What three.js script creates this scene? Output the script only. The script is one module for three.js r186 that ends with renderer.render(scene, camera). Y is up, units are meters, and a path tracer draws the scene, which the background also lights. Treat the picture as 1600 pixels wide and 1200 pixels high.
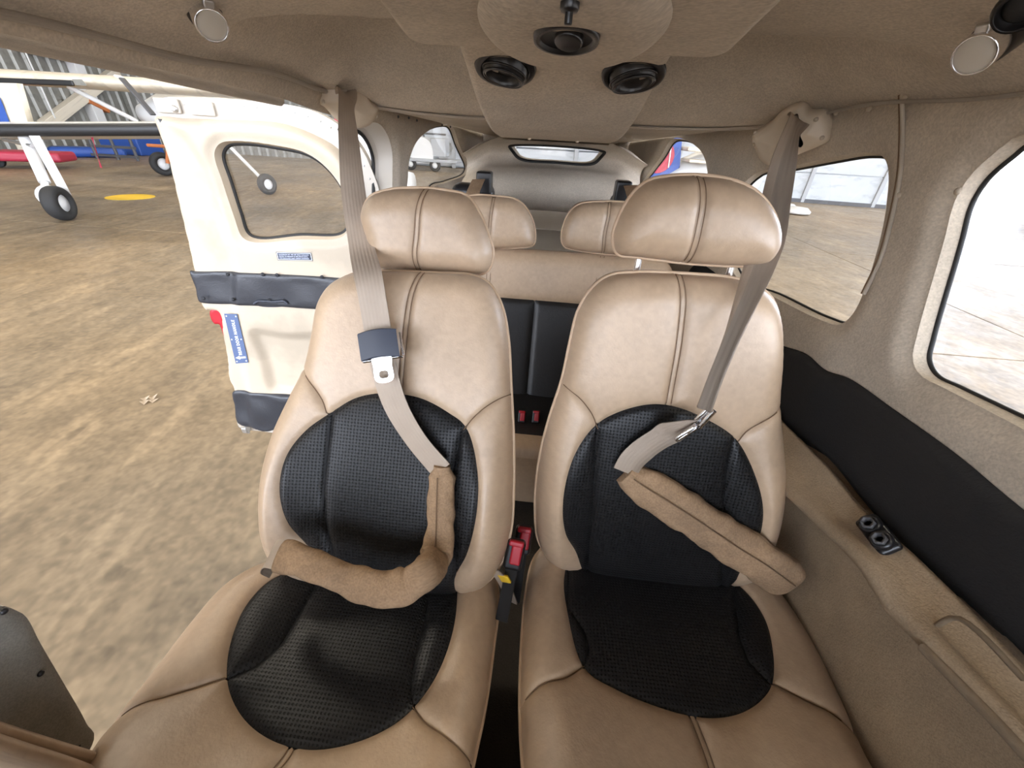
import * as THREE from 'three';
import { RoundedBoxGeometry } from 'three/addons/geometries/RoundedBoxGeometry.js';
import { mergeGeometries, mergeVertices } from 'three/addons/utils/BufferGeometryUtils.js';
import { RectAreaLightUniformsLib } from 'three/addons/lights/RectAreaLightUniformsLib.js';

// ---------- camera, sky, lights, exposure ----------
const scene = new THREE.Scene();
const camera = new THREE.PerspectiveCamera(2 * Math.atan(600 / 620) * 180 / Math.PI, 4 / 3, 0.02, 400);
camera.rotation.order = 'YXZ';
camera.position.set(0, 1.86, 0);
camera.rotation.set(-32.3 * Math.PI / 180, 3.6 * Math.PI / 180, 3.3 * Math.PI / 180);
const renderer = new THREE.WebGLRenderer({ antialias: true });
renderer.toneMapping = THREE.LinearToneMapping;
renderer.toneMappingExposure = 2.05;
renderer.shadowMap.enabled = true;
scene.background = new THREE.Color().setRGB(4.6, 5.0, 5.8);   // bright overcast sky beyond the open hangar doors
const sun = new THREE.DirectionalLight(new THREE.Color().setRGB(1, 0.95, 0.86), 8);   // sun on the apron beyond the open side of the hangar
sun.position.set(40, 62, 18); sun.target.position.set(20, 0, -10); sun.castShadow = true;
sun.shadow.camera.left = sun.shadow.camera.bottom = -60; sun.shadow.camera.right = sun.shadow.camera.top = 60; sun.shadow.camera.far = 200; sun.shadow.mapSize.set(2048, 2048);
scene.add(sun, sun.target);
RectAreaLightUniformsLib.init();

// ---------- helpers ----------
let seed = 7;
const rnd = () => { seed = (seed * 1664525 + 1013904223) >>> 0; return seed / 4294967296; };
const V = (x, y, z) => new THREE.Vector3(x, y, z);
const V3 = (p) => new THREE.Vector3(p[0], p[1], p[2]);
const clamp = (x, a = 0, b = 1) => Math.min(b, Math.max(a, x));
const sstep = (a, b, x) => { const t = clamp((x - a) / (b - a)); return t * t * (3 - 2 * t); };
const lerp = (a, b, t) => a + (b - a) * t;
const taken = {};
function numbered(name) { const n = taken[name] = (taken[name] ?? -1) + 1; return n ? name + '_' + String(n).padStart(3, '0') : name; }
function tag(o, label, category, group) { o.userData.label = label; o.userData.category = category; if (group) o.userData.group = group; return o; }
function thing(name, label, category, pos = [0, 0, 0], group) {
  const g = new THREE.Group(); g.name = numbered(name); g.position.set(...pos); scene.add(g); g.updateMatrixWorld(true);
  return tag(g, label, category, group);
}
function obj(name, geo, mat, parent) {   // geometry is given in world space; it is moved into the parent's frame
  if (Array.isArray(geo)) geo = merge(geo);
  const m = new THREE.Mesh(geo, mat); m.castShadow = m.receiveShadow = true;
  if (parent) {
    m.name = name;
    parent.updateWorldMatrix(true, false);
    const p = new THREE.Vector3().setFromMatrixPosition(parent.matrixWorld);
    geo.computeBoundingBox();
    const c = geo.boundingBox.getCenter(new THREE.Vector3());
    geo.translate(-c.x, -c.y, -c.z); m.position.copy(c).sub(p);
    parent.add(m);
  } else { m.name = numbered(name); scene.add(m); }
  return m;
}
function struct(name, geo, mat, parent) { const m = obj(name, geo, mat, parent); if (!parent) { m.name = name; m.userData.kind = 'structure'; } return m; }
function structGroup(name) { const g = new THREE.Group(); g.name = name; g.userData.kind = 'structure'; scene.add(g); return g; }
function merge(list) {
  list = list.map((g) => { let h = g.index ? g.toNonIndexed() : g.clone(); for (const k of Object.keys(h.attributes)) if (!['position', 'normal', 'uv'].includes(k)) h.deleteAttribute(k); if (!h.attributes.uv) h.setAttribute('uv', new THREE.BufferAttribute(new Float32Array(h.attributes.position.count * 2), 2)); if (!h.attributes.normal) h.computeVertexNormals(); return h; });
  return mergeGeometries(list);
}
function fromArrays(pos, uv, idx) {
  const g = new THREE.BufferGeometry();
  g.setAttribute('position', new THREE.Float32BufferAttribute(pos, 3)); g.setAttribute('uv', new THREE.Float32BufferAttribute(uv, 2)); g.setIndex(idx); g.computeVertexNormals(); return g;
}
// box between two corners with rounded edges; uv by RoundedBox
function rbox(c, s, r = 0.004, rot) { const g = new RoundedBoxGeometry(s[0], s[1], s[2], 2, Math.min(r, Math.min(...s) * 0.49)); if (rot) g.applyMatrix4(new THREE.Matrix4().makeRotationFromEuler(new THREE.Euler(...rot))); g.translate(...c); return g; }
function boxBetween(a, b, w, t, r = 0.003, up = [0, 1, 0]) {   // a bar from a to b
  const A = V3(a), B = V3(b), d = B.clone().sub(A), L = d.length(); d.normalize();
  const z = d, x = V3(up).cross(z); if (x.lengthSq() < 1e-6) x.set(1, 0, 0); x.normalize(); const y = z.clone().cross(x);
  const g = new RoundedBoxGeometry(w, t, L, 1, Math.min(r, Math.min(w, t, L) * 0.45));
  g.applyMatrix4(new THREE.Matrix4().makeBasis(x, y, z).setPosition(A.add(B).multiplyScalar(0.5))); return g;
}
function cyl(a, b, r0, r1 = r0, seg = 16) {
  const A = V3(a), B = V3(b), d = B.clone().sub(A), L = d.length(); const g = new THREE.CylinderGeometry(r1, r0, L, seg);
  g.applyQuaternion(new THREE.Quaternion().setFromUnitVectors(V(0, 1, 0), d.normalize())); const c = A.add(B).multiplyScalar(0.5); g.translate(c.x, c.y, c.z); return g;
}
function lathe(profile, pos, axis, seg = 28) {   // profile [r, h] turned about axis through pos
  const g = new THREE.LatheGeometry(profile.map((p) => new THREE.Vector2(p[0], p[1])), seg);
  g.applyQuaternion(new THREE.Quaternion().setFromUnitVectors(V(0, 1, 0), V3(axis).normalize())); g.translate(...pos); return g;
}
function smoothPath(pts, n, closed = false, tension = 0.5) { return new THREE.CatmullRomCurve3(pts.map(V3), closed, 'centripetal', tension).getPoints(n); }
function smooth2(pts, n = 120, closed = true) { return new THREE.CatmullRomCurve3(pts.map((p) => V(p[0], p[1], 0)), closed, 'centripetal').getPoints(n).slice(0, closed ? n : n + 1).map((p) => [p.x, p.y]); }
function tube(pts, r, seg = 8, closed = false, n) {   // round tube through Vector3 list
  const c = new THREE.CatmullRomCurve3(pts.map((p) => Array.isArray(p) ? V3(p) : p), closed, 'centripetal'); return new THREE.TubeGeometry(c, n ?? Math.max(8, pts.length * 3), r, seg, closed);
}
// sweep of a closed section (list of [w, t]) along points; wide[i] = direction of the section's first axis
function sweep(pts, wide, section, scaleFn = () => [1, 1], cap = true, jitter) {
  const n = pts.length, m = section.length, pos = [], uv = [], idx = []; let run = 0;
  for (let i = 0; i < n; i++) {
    const T = pts[Math.min(i + 1, n - 1)].clone().sub(pts[Math.max(i - 1, 0)]).normalize();
    const X = wide[i].clone().addScaledVector(T, -wide[i].dot(T)).normalize(), Y = T.clone().cross(X);
    if (i) run += pts[i].distanceTo(pts[i - 1]);
    const [sx, sy] = scaleFn(i / (n - 1));
    for (let j = 0; j <= m; j++) {
      const [a, b] = section[j % m], q = jitter ? jitter(i / (n - 1), j / m, run) : 1;
      const p = pts[i].clone().addScaledVector(X, a * sx * q).addScaledVector(Y, b * sy * q);
      pos.push(p.x, p.y, p.z); uv.push(a * sx + (b > 0 ? 0 : 0.3), run);
    }
  }
  for (let i = 0; i < n - 1; i++) for (let j = 0; j < m; j++) { const a = i * (m + 1) + j, b = a + m + 1; idx.push(a, a + 1, b, b, a + 1, b + 1); }
  if (cap) for (const e of [0, n - 1]) { const c = pos.length / 3; pos.push(pts[e].x, pts[e].y, pts[e].z); uv.push(0, 0); for (let j = 0; j < m; j++) { const a = e * (m + 1) + j; e ? idx.push(c, a, a + 1) : idx.push(c, a + 1, a); } }
  const g = fromArrays(pos, uv, idx); return weld(g);
}
function weld(g) { // smooth normals across the sweep seam
  const p = g.attributes.position, nn = g.attributes.normal, map = new Map();
  for (let i = 0; i < p.count; i++) { const k = [p.getX(i), p.getY(i), p.getZ(i)].map((x) => Math.round(x * 1e5)).join(); (map.get(k) ?? map.set(k, []).get(k)).push(i); }
  for (const l of map.values()) if (l.length > 1) { const s = V(0, 0, 0); for (const i of l) s.add(V(nn.getX(i), nn.getY(i), nn.getZ(i))); s.normalize(); for (const i of l) nn.setXYZ(i, s.x, s.y, s.z); }
  return g;
}
const ellipse = (a, b, n = 16, p = 1) => Array.from({ length: n }, (_, i) => { const t = i / n * 2 * Math.PI, c = Math.cos(t), s = Math.sin(t); return [a * Math.sign(c) * Math.abs(c) ** p, b * Math.sign(s) * Math.abs(s) ** p]; });
const flat = (w, t) => [[-w / 2, -t / 2], [w / 2, -t / 2], [w / 2, t / 2], [-w / 2, t / 2]];
// a webbing strap: pts with width directions
function strap(pts, wides, w, t, n = 60) {
  const P = smoothPath(pts, n), D = smoothPath(wides, n); return sweep(P, D, [[-w / 2, -t / 2], [0, -t / 2], [w / 2, -t / 2], [w / 2, t / 2], [0, t / 2], [-w / 2, t / 2]]);
}
// ----- flat-pattern panels: 2D regions given by signed distance, laid over a curved surface -----
function sdPoly(poly) {
  const n = poly.length;
  return (x, y) => {
    let d = 1e9, s = 1;
    for (let i = 0, j = n - 1; i < n; j = i++) {
      const ax = poly[i][0], ay = poly[i][1], ex = poly[j][0] - ax, ey = poly[j][1] - ay, wx = x - ax, wy = y - ay;
      const t = clamp((wx * ex + wy * ey) / (ex * ex + ey * ey || 1e-12)), bx = wx - ex * t, by = wy - ey * t;
      d = Math.min(d, bx * bx + by * by);
      const c1 = y >= ay, c2 = y < poly[j][1], c3 = ex * wy > ey * wx;
      if ((c1 && c2 && c3) || (!c1 && !c2 && !c3)) s = -s;
    }
    return s * Math.sqrt(d);
  };
}
const inter = (...f) => (x, y) => { let m = -1e9; for (const g of f) { const d = g(x, y); if (d > m) m = d; } return m; };
const not = (f) => (x, y) => -f(x, y);
const boxSd = (x0, x1, y0, y1) => (x, y) => Math.max(x0 - x, x - x1, y0 - y, y - y1);
function bounds(poly, pad = 0.002) { const b = [1e9, -1e9, 1e9, -1e9]; for (const [x, y] of poly) { b[0] = Math.min(b[0], x - pad); b[1] = Math.max(b[1], x + pad); b[2] = Math.min(b[2], y - pad); b[3] = Math.max(b[3], y + pad); } return b; }
function panel(sdf, [x0, x1, y0, y1], cell, surf, flip = false) {
  const nx = Math.ceil((x1 - x0) / cell), ny = Math.ceil((y1 - y0) / cell), val = new Float32Array((nx + 1) * (ny + 1));
  for (let j = 0; j <= ny; j++) for (let i = 0; i <= nx; i++) val[j * (nx + 1) + i] = sdf(x0 + i * cell, y0 + j * cell);
  const pos = [], uv = [], idx = [], key = new Map();
  const vert = (k, x, y) => { let v = key.get(k); if (v === undefined) { v = pos.length / 3; const p = surf(x, y, Math.max(0, -sdf(x, y))); pos.push(p.x, p.y, p.z); uv.push(x, y); key.set(k, v); } return v; };
  const at = (i, j) => val[j * (nx + 1) + i];
  for (let j = 0; j < ny; j++) for (let i = 0; i < nx; i++) {
    const c = [[i, j], [i + 1, j], [i + 1, j + 1], [i, j + 1]], v = c.map(([a, b]) => at(a, b)); if (v.every((q) => q >= 0)) continue;
    const poly = [];
    for (let k = 0; k < 4; k++) {
      const [a, b] = c[k], [a2, b2] = c[(k + 1) % 4], p = v[k], q = v[(k + 1) % 4];
      if (p < 0) poly.push(vert(a * 100003 + b, x0 + a * cell, y0 + b * cell));
      if ((p < 0) !== (q < 0)) { const t = clamp(p / (p - q), 0.001, 0.999); const kk = a === a2 ? 'v' + a + ',' + Math.min(b, b2) : 'h' + Math.min(a, a2) + ',' + b; poly.push(vert(kk, x0 + (a + (a2 - a) * t) * cell, y0 + (b + (b2 - b) * t) * cell)); }
    }
    for (let k = 1; k < poly.length - 1; k++) flip ? idx.push(poly[0], poly[k + 1], poly[k]) : idx.push(poly[0], poly[k], poly[k + 1]);
  }
  return fromArrays(pos, uv, idx);
}
// wall strip that joins two closed (or open) rows of points
function ribbonBetween(rowA, rowB, closed = true, flip = false) {
  const n = rowA.length, pos = [], uv = [], idx = []; let run = 0;
  for (let i = 0; i <= (closed ? n : n - 1); i++) { const a = rowA[i % n], b = rowB[i % n]; if (i) run += a.distanceTo(rowA[i - 1]); pos.push(a.x, a.y, a.z, b.x, b.y, b.z); uv.push(run, 0, run, a.distanceTo(b)); }
  for (let i = 0; i < (closed ? n : n - 1); i++) { const a = 2 * i; flip ? idx.push(a, a + 1, a + 2, a + 2, a + 1, a + 3) : idx.push(a, a + 2, a + 1, a + 2, a + 3, a + 1); }
  const g = fromArrays(pos, uv, idx); return closed ? weld(g) : g;
}
function loft(rows, flip = false) { // rows of equal-length Vector3 lists
  const m = rows[0].length, pos = [], uv = [], idx = []; let run = 0;
  rows.forEach((r, i) => { if (i) run += r[m >> 1].distanceTo(rows[i - 1][m >> 1]); let s = 0; r.forEach((p, j) => { if (j) s += p.distanceTo(r[j - 1]); pos.push(p.x, p.y, p.z); uv.push(s, run); }); });
  for (let i = 0; i < rows.length - 1; i++) for (let j = 0; j < m - 1; j++) { const a = i * m + j, b = a + m; flip ? idx.push(a, b, a + 1, b, b + 1, a + 1) : idx.push(a, a + 1, b, b, a + 1, b + 1); }
  return fromArrays(pos, uv, idx);
}
function frame([o, a, b]) { const O = V3(o), A = V3(a), B = V3(b), N = A.clone().cross(B); const f = (x, y, h = 0) => O.clone().addScaledVector(A, x).addScaledVector(B, y).addScaledVector(N, h); f.n = N; f.a = A; f.b = B; f.o = O; return f; }
// ---------- computed textures ----------
function hash(x, y, s) { let h = (x * 374761393 + y * 668265263 + s * 974711) | 0; h = Math.imul(h ^ (h >>> 13), 1274126177); return ((h ^ (h >>> 16)) >>> 0) / 4294967296; }
function vnoise(x, y, perx, pery, s) { // tileable value noise
  const xi = Math.floor(x), yi = Math.floor(y), fx = x - xi, fy = y - yi, u = fx * fx * (3 - 2 * fx), v = fy * fy * (3 - 2 * fy), w = (a) => ((a % perx) + perx) % perx, wv = (a) => ((a % pery) + pery) % pery;
  return lerp(lerp(hash(w(xi), wv(yi), s), hash(w(xi + 1), wv(yi), s), u), lerp(hash(w(xi), wv(yi + 1), s), hash(w(xi + 1), wv(yi + 1), s), u), v);
}
function fbm(u, v, base, oct, s, ax = 1, ay = 1) { let a = 0.5, r = 0, t = 0; for (let o = 0; o < oct; o++) { const p = base << o; r += a * vnoise(u * p * ax, v * p * ay, p * ax, p * ay, s + o); t += a; a *= 0.55; } return r / t; }
function tex(size, fn, metres, srgb = false) {
  const d = new Uint8Array(size * size * 4);
  for (let y = 0; y < size; y++) for (let x = 0; x < size; x++) { const c = fn(x / size, y / size), k = (y * size + x) * 4; d[k] = clamp(c[0]) * 255; d[k + 1] = clamp(c[1]) * 255; d[k + 2] = clamp(c[2]) * 255; d[k + 3] = 255; }
  const t = new THREE.DataTexture(d, size, size); t.wrapS = t.wrapT = THREE.RepeatWrapping; t.magFilter = THREE.LinearFilter; t.minFilter = THREE.LinearMipmapLinearFilter; t.generateMipmaps = true;
  t.repeat.set(1 / metres, 1 / metres); if (srgb) t.colorSpace = THREE.SRGBColorSpace; t.needsUpdate = true; return t;
}
const g3 = (x) => [x, x, x];
const leatherBump = tex(512, (u, v) => { const a = fbm(u, v, 64, 2, 3), b = fbm(u, v, 16, 2, 9); return g3(0.55 * a + 0.45 * b); }, 0.16);
const leatherTone = tex(512, (u, v) => { const a = fbm(u, v, 4, 5, 21), b = fbm(u, v, 64, 2, 5); return g3(0.86 + 0.14 * a + 0.06 * (b - 0.5)); }, 0.5, true);
const perfBump = tex(512, (u, v) => { const n = 16, gx = u * n, gy = v * n, r = 0, dx = ((gx + r) % 1) - 0.5, dy = (gy % 1) - 0.5, d = Math.hypot(dx, dy); return g3(0.8 + 0.06 * fbm(u, v, 64, 2, 3) - 0.75 * (1 - sstep(0.16, 0.3, d))); }, 0.094);
const perfTone = tex(512, (u, v) => { const n = 16, gx = u * n, gy = v * n, r = 0, dx = ((gx + r) % 1) - 0.5, dy = (gy % 1) - 0.5, d = Math.hypot(dx, dy); return g3(0.25 + 0.75 * sstep(0.14, 0.28, d)); }, 0.094, true);
const fabricBump = tex(512, (u, v) => g3(0.6 * fbm(u, v, 128, 2, 31) + 0.4 * fbm(u, v, 32, 2, 33)), 0.25);
const fabricTone = tex(512, (u, v) => { const a = fbm(u, v, 128, 2, 41), b = fbm(u, v, 4, 4, 43); return g3(0.80 + 0.16 * a + 0.12 * (b - 0.5)); }, 0.3, true);
const plushTone = tex(512, (u, v) => { const a = hash(Math.floor(u * 256), Math.floor(v * 256), 3), b = fbm(u, v, 8, 4, 47); return g3(0.84 + 0.10 * a + 0.14 * (b - 0.5)); }, 0.35, true);
const webBump = tex(256, (u, v) => { const k = 0.5 + 0.5 * Math.sin(v * 64 * Math.PI * 2), c = 0.5 + 0.5 * Math.sin(u * 10 * Math.PI * 2); return g3(0.35 * k + 0.5 * c + 0.15 * hash(Math.floor(u * 256), Math.floor(v * 256), 2)); }, 0.06);
const webTone = tex(512, (u, v) => { const b = fbm(u, v, 4, 5, 61), c = fbm(u, v, 2, 3, 71); return g3(0.72 + 0.22 * b + 0.12 * c); }, 0.6, true);
const suedeBump = tex(512, (u, v) => g3(0.5 * fbm(u, v, 64, 3, 81) + 0.5 * fbm(u, v, 8, 3, 83, 1, 1)), 0.2);
const suedeTone = tex(512, (u, v) => { const a = fbm(u, v, 8, 5, 85), b = fbm(u, v, 128, 1, 87); return g3(0.7 + 0.3 * a + 0.12 * (b - 0.5)); }, 0.25, true);
const concreteTone = tex(2048, (u, v) => {
  const a = fbm(u, v, 4, 4, 101), b = fbm(u, v, 3, 4, 113), st = fbm(u, v, 3, 6, 127, 1, 4), st2 = fbm(u, v, 32, 4, 129, 1, 3), f = fbm(u, v, 256, 2, 131), w = sstep(0.56, 0.72, fbm(u, v, 12, 4, 139, 1, 5)), sp = sstep(0.72, 0.8, fbm(u, v, 48, 3, 149));
  const k = 0.60 + 0.24 * (a - 0.5) + 0.13 * (st - 0.5) + 0.15 * (st2 - 0.5) + 0.16 * (f - 0.5) + 0.07 * w - 0.07 * sp, m = 0.5 + 0.9 * (b - 0.5);
  return [k * lerp(1.02, 1.10, m), k * lerp(0.97, 0.97, m), k * lerp(0.89, 0.78, m)];
}, 9, true);
const concreteRough = tex(512, (u, v) => { const a = fbm(u, v, 4, 5, 151), b = fbm(u, v, 64, 2, 157); return g3(0.50 + 0.3 * (a - 0.5) + 0.16 * (b - 0.5)); }, 7);
const dirtTone = tex(512, (u, v) => { const a = fbm(u, v, 4, 5, 171), s = sstep(0.55, 0.75, fbm(u, v, 8, 5, 173, 1, 1)); return g3(0.93 + 0.07 * a - 0.08 * s); }, 1.5, true);
// ---------- materials ----------
const C = (r, g, b) => new THREE.Color().setRGB(r, g, b);
const M_ = (o) => new THREE.MeshStandardMaterial({ metalness: 0, side: THREE.DoubleSide, ...o });
const M = {
  tan: new THREE.MeshPhysicalMaterial({ side: THREE.DoubleSide, color: C(0.54, 0.39, 0.26), map: leatherTone, bumpMap: leatherBump, bumpScale: 0.0004, roughness: 0.45, clearcoat: 0.55, clearcoatRoughness: 0.42 }),
  tanPipe: M_({ color: C(0.52, 0.37, 0.245), roughness: 0.45 }),
  thread: M_({ color: C(0.17, 0.105, 0.06), roughness: 0.8 }),
  blackPerf: new THREE.MeshPhysicalMaterial({ side: THREE.DoubleSide, specularIntensity: 0.6, color: C(0.011, 0.011, 0.012), map: perfTone, bumpMap: perfBump, bumpScale: 0.0016, roughness: 0.40 }),
  blackSmooth: M_({ color: C(0.012, 0.012, 0.013), bumpMap: leatherBump, bumpScale: 0.0006, roughness: 0.42 }),
  headliner: M_({ color: C(0.72, 0.63, 0.52), map: fabricTone, bumpMap: fabricBump, bumpScale: 0.0008, roughness: 0.85 }),
  plush: M_({ color: C(0.44, 0.325, 0.21), map: plushTone, bumpMap: fabricBump, bumpScale: 0.0008, roughness: 0.9 }),
  shell: M_({ color: C(0.68, 0.585, 0.465), map: fabricTone, bumpMap: leatherBump, bumpScale: 0.0004, roughness: 0.6 }),
  cover: M_({ color: C(0.56, 0.47, 0.36), bumpMap: leatherBump, bumpScale: 0.0003, roughness: 0.45 }),
  cream: M_({ color: C(0.60, 0.515, 0.405), map: dirtTone, bumpMap: leatherBump, bumpScale: 0.0003, roughness: 0.5 }),
  creamPaint: M_({ color: C(0.56, 0.515, 0.45), map: dirtTone, roughness: 0.3 }),
  navy: M_({ color: C(0.03, 0.033, 0.042), bumpMap: leatherBump, bumpScale: 0.0008, roughness: 0.36 }),
  bandBlack: M_({ color: C(0.012, 0.0115, 0.012), bumpMap: fabricBump, bumpScale: 0.0006, roughness: 0.8 }),
  greyPanel: M_({ color: C(0.30, 0.28, 0.24), map: plushTone, roughness: 0.75 }),
  web: M_({ color: C(0.52, 0.42, 0.33), map: webTone, bumpMap: webBump, bumpScale: 0.0004, roughness: 0.6 }),
  suede: M_({ color: C(0.46, 0.30, 0.175), map: suedeTone, bumpMap: suedeBump, bumpScale: 0.0015, roughness: 0.9 }),
  chrome: M_({ color: C(0.86, 0.86, 0.88), metalness: 1, roughness: 0.16 }),
  steel: M_({ color: C(0.6, 0.6, 0.6), metalness: 1, roughness: 0.35 }),
  blackPlastic: M_({ color: C(0.012, 0.012, 0.014), roughness: 0.3 }),
  bluePlastic: M_({ color: C(0.03, 0.036, 0.055), roughness: 0.5 }),
  redPlastic: M_({ color: C(0.42, 0.012, 0.025), roughness: 0.35 }),
  seal: M_({ color: C(0.012, 0.012, 0.012), roughness: 0.6 }),
  glass: new THREE.MeshPhysicalMaterial({ color: C(0.97, 0.97, 0.96), transmission: 1, thickness: 0, roughness: 0.0, ior: 1.45, side: THREE.DoubleSide }),
  carpet: M_({ color: C(0.06, 0.05, 0.04), map: plushTone, bumpMap: fabricBump, bumpScale: 0.002, roughness: 1 }),
  concrete: M_({ color: C(0.64, 0.58, 0.50), map: concreteTone, roughnessMap: concreteRough, roughness: 0.9 }),
  joint: M_({ color: C(0.09, 0.07, 0.05), roughness: 0.9 }),
  lens: M_({ color: C(0.62, 0.585, 0.52), roughness: 0.35 }),
  white: M_({ color: C(0.66, 0.66, 0.65), roughness: 0.35 }),
  offWhite: M_({ color: C(0.74, 0.67, 0.54), map: dirtTone, roughness: 0.4 }),
  rubber: M_({ color: C(0.02, 0.02, 0.02), roughness: 0.75 }),
  boot: M_({ color: C(0.012, 0.012, 0.013), roughness: 0.4 }),
  galv: M_({ color: C(0.27, 0.265, 0.24), map: dirtTone, roughness: 0.45, metalness: 0.4 }),
  wallWhite: M_({ color: C(0.50, 0.525, 0.55), map: dirtTone, roughness: 0.5 }),
  greyPaint: M_({ color: C(0.36, 0.37, 0.38), roughness: 0.5 }),
  darkGrey: M_({ color: C(0.07, 0.07, 0.075), roughness: 0.5 }),
  orange: M_({ color: C(0.50, 0.16, 0.05), roughness: 0.6 }),
  blue: M_({ color: C(0.02, 0.07, 0.30), roughness: 0.45 }),
  red: M_({ color: C(0.40, 0.03, 0.06), roughness: 0.45 }),
  yellow: M_({ color: C(0.80, 0.52, 0.03), roughness: 0.6 }),
  paper: M_({ color: C(0.55, 0.46, 0.36), roughness: 0.9 }),
  lampGlow: M_({ color: C(0.9, 0.9, 0.9), emissive: C(1, 0.95, 0.86), emissiveIntensity: 6 }),
};
function textMat(w, h, draw, rough = 0.5) {
  const c = document.createElement('canvas'); c.width = w; c.height = h; draw(c.getContext('2d'), w, h);
  const t = new THREE.CanvasTexture(c); t.colorSpace = THREE.SRGBColorSpace; t.anisotropy = 4; return M_({ map: t, roughness: rough });
}
function decal(f, x0, x1, y0, y1, h, mat, name, parent) { // a printed plate lying on frame f
  const a = f(x0, y0, h), b = f(x1, y0, h), c = f(x1, y1, h), d = f(x0, y1, h);
  return obj(name, fromArrays([a, b, c, d].flatMap((p) => [p.x, p.y, p.z]), [0, 0, 1, 0, 1, 1, 0, 1], [0, 1, 2, 0, 2, 3]), mat, parent);
}
// ================= the hangar =================
function slabGeo(x0, x1, z0, z1, y0, y1) {
  const g = new RoundedBoxGeometry(x1 - x0, y1 - y0, z1 - z0, 1, 0.006); g.translate((x0 + x1) / 2, (y0 + y1) / 2, (z0 + z1) / 2);
  const p = g.attributes.position, u = g.attributes.uv; for (let i = 0; i < p.count; i++) u.setXY(i, p.getZ(i) * 0.98 + p.getX(i) * 0.2, p.getX(i) * 0.98 - p.getZ(i) * 0.2); return g;
}
{
  const fl = structGroup('floor');
  obj('sub_base', slabGeo(-27, 40, -26, 16, -0.30, -0.06), M.joint, fl);
  const cut = (xs, zs) => { for (let i = 0; i < xs.length - 1; i++) for (let j = 0; j < zs.length - 1; j++) obj('slab', slabGeo(xs[i] + 0.008, xs[i + 1] - 0.008, zs[j] + 0.008, zs[j + 1] - 0.008, -0.06, 0), M.concrete, fl); };
  cut([-27, -21.4, -15.2, -9.1, -0.2], [-26, -19.2, -13.1, -7.1, 2.4, 9, 16]);
  cut([-0.2, 6.1, 12.2, 18.3, 24.4, 40], [-26, -19.6, -14.5, -9.4, -4.38, 0.8, 6, 16]);
  const ap = struct('apron_ground', slabGeo(40.05, 160, -110, 110, -0.3, -0.01), M.concrete);
  const ap2 = struct('apron_front', slabGeo(-60, 40, 16.05, 110, -0.3, -0.01), M.concrete);
}
function corrugated(A, B, y0, y1, pitch, depth) { // vertical ribs between A and B (xz)
  const L = Math.hypot(B[0] - A[0], B[1] - A[1]), dx = (B[0] - A[0]) / L, dz = (B[1] - A[1]) / L, nx = -dz, nz = dx, lo = [], hi = [];
  for (let s = 0; s < L; s += pitch) for (const [t, d] of [[0, 0], [0.25, 0], [0.4, 1], [0.85, 1]]) { const q = Math.min(L, s + t * pitch); const x = A[0] + dx * q + nx * d * depth, z = A[1] + dz * q + nz * d * depth; lo.push(V(x, y0, z)); hi.push(V(x, y1, z)); }
  const g = ribbonBetween(lo, hi, false); const h = g.toNonIndexed(); h.computeVertexNormals(); return h;
}
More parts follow.
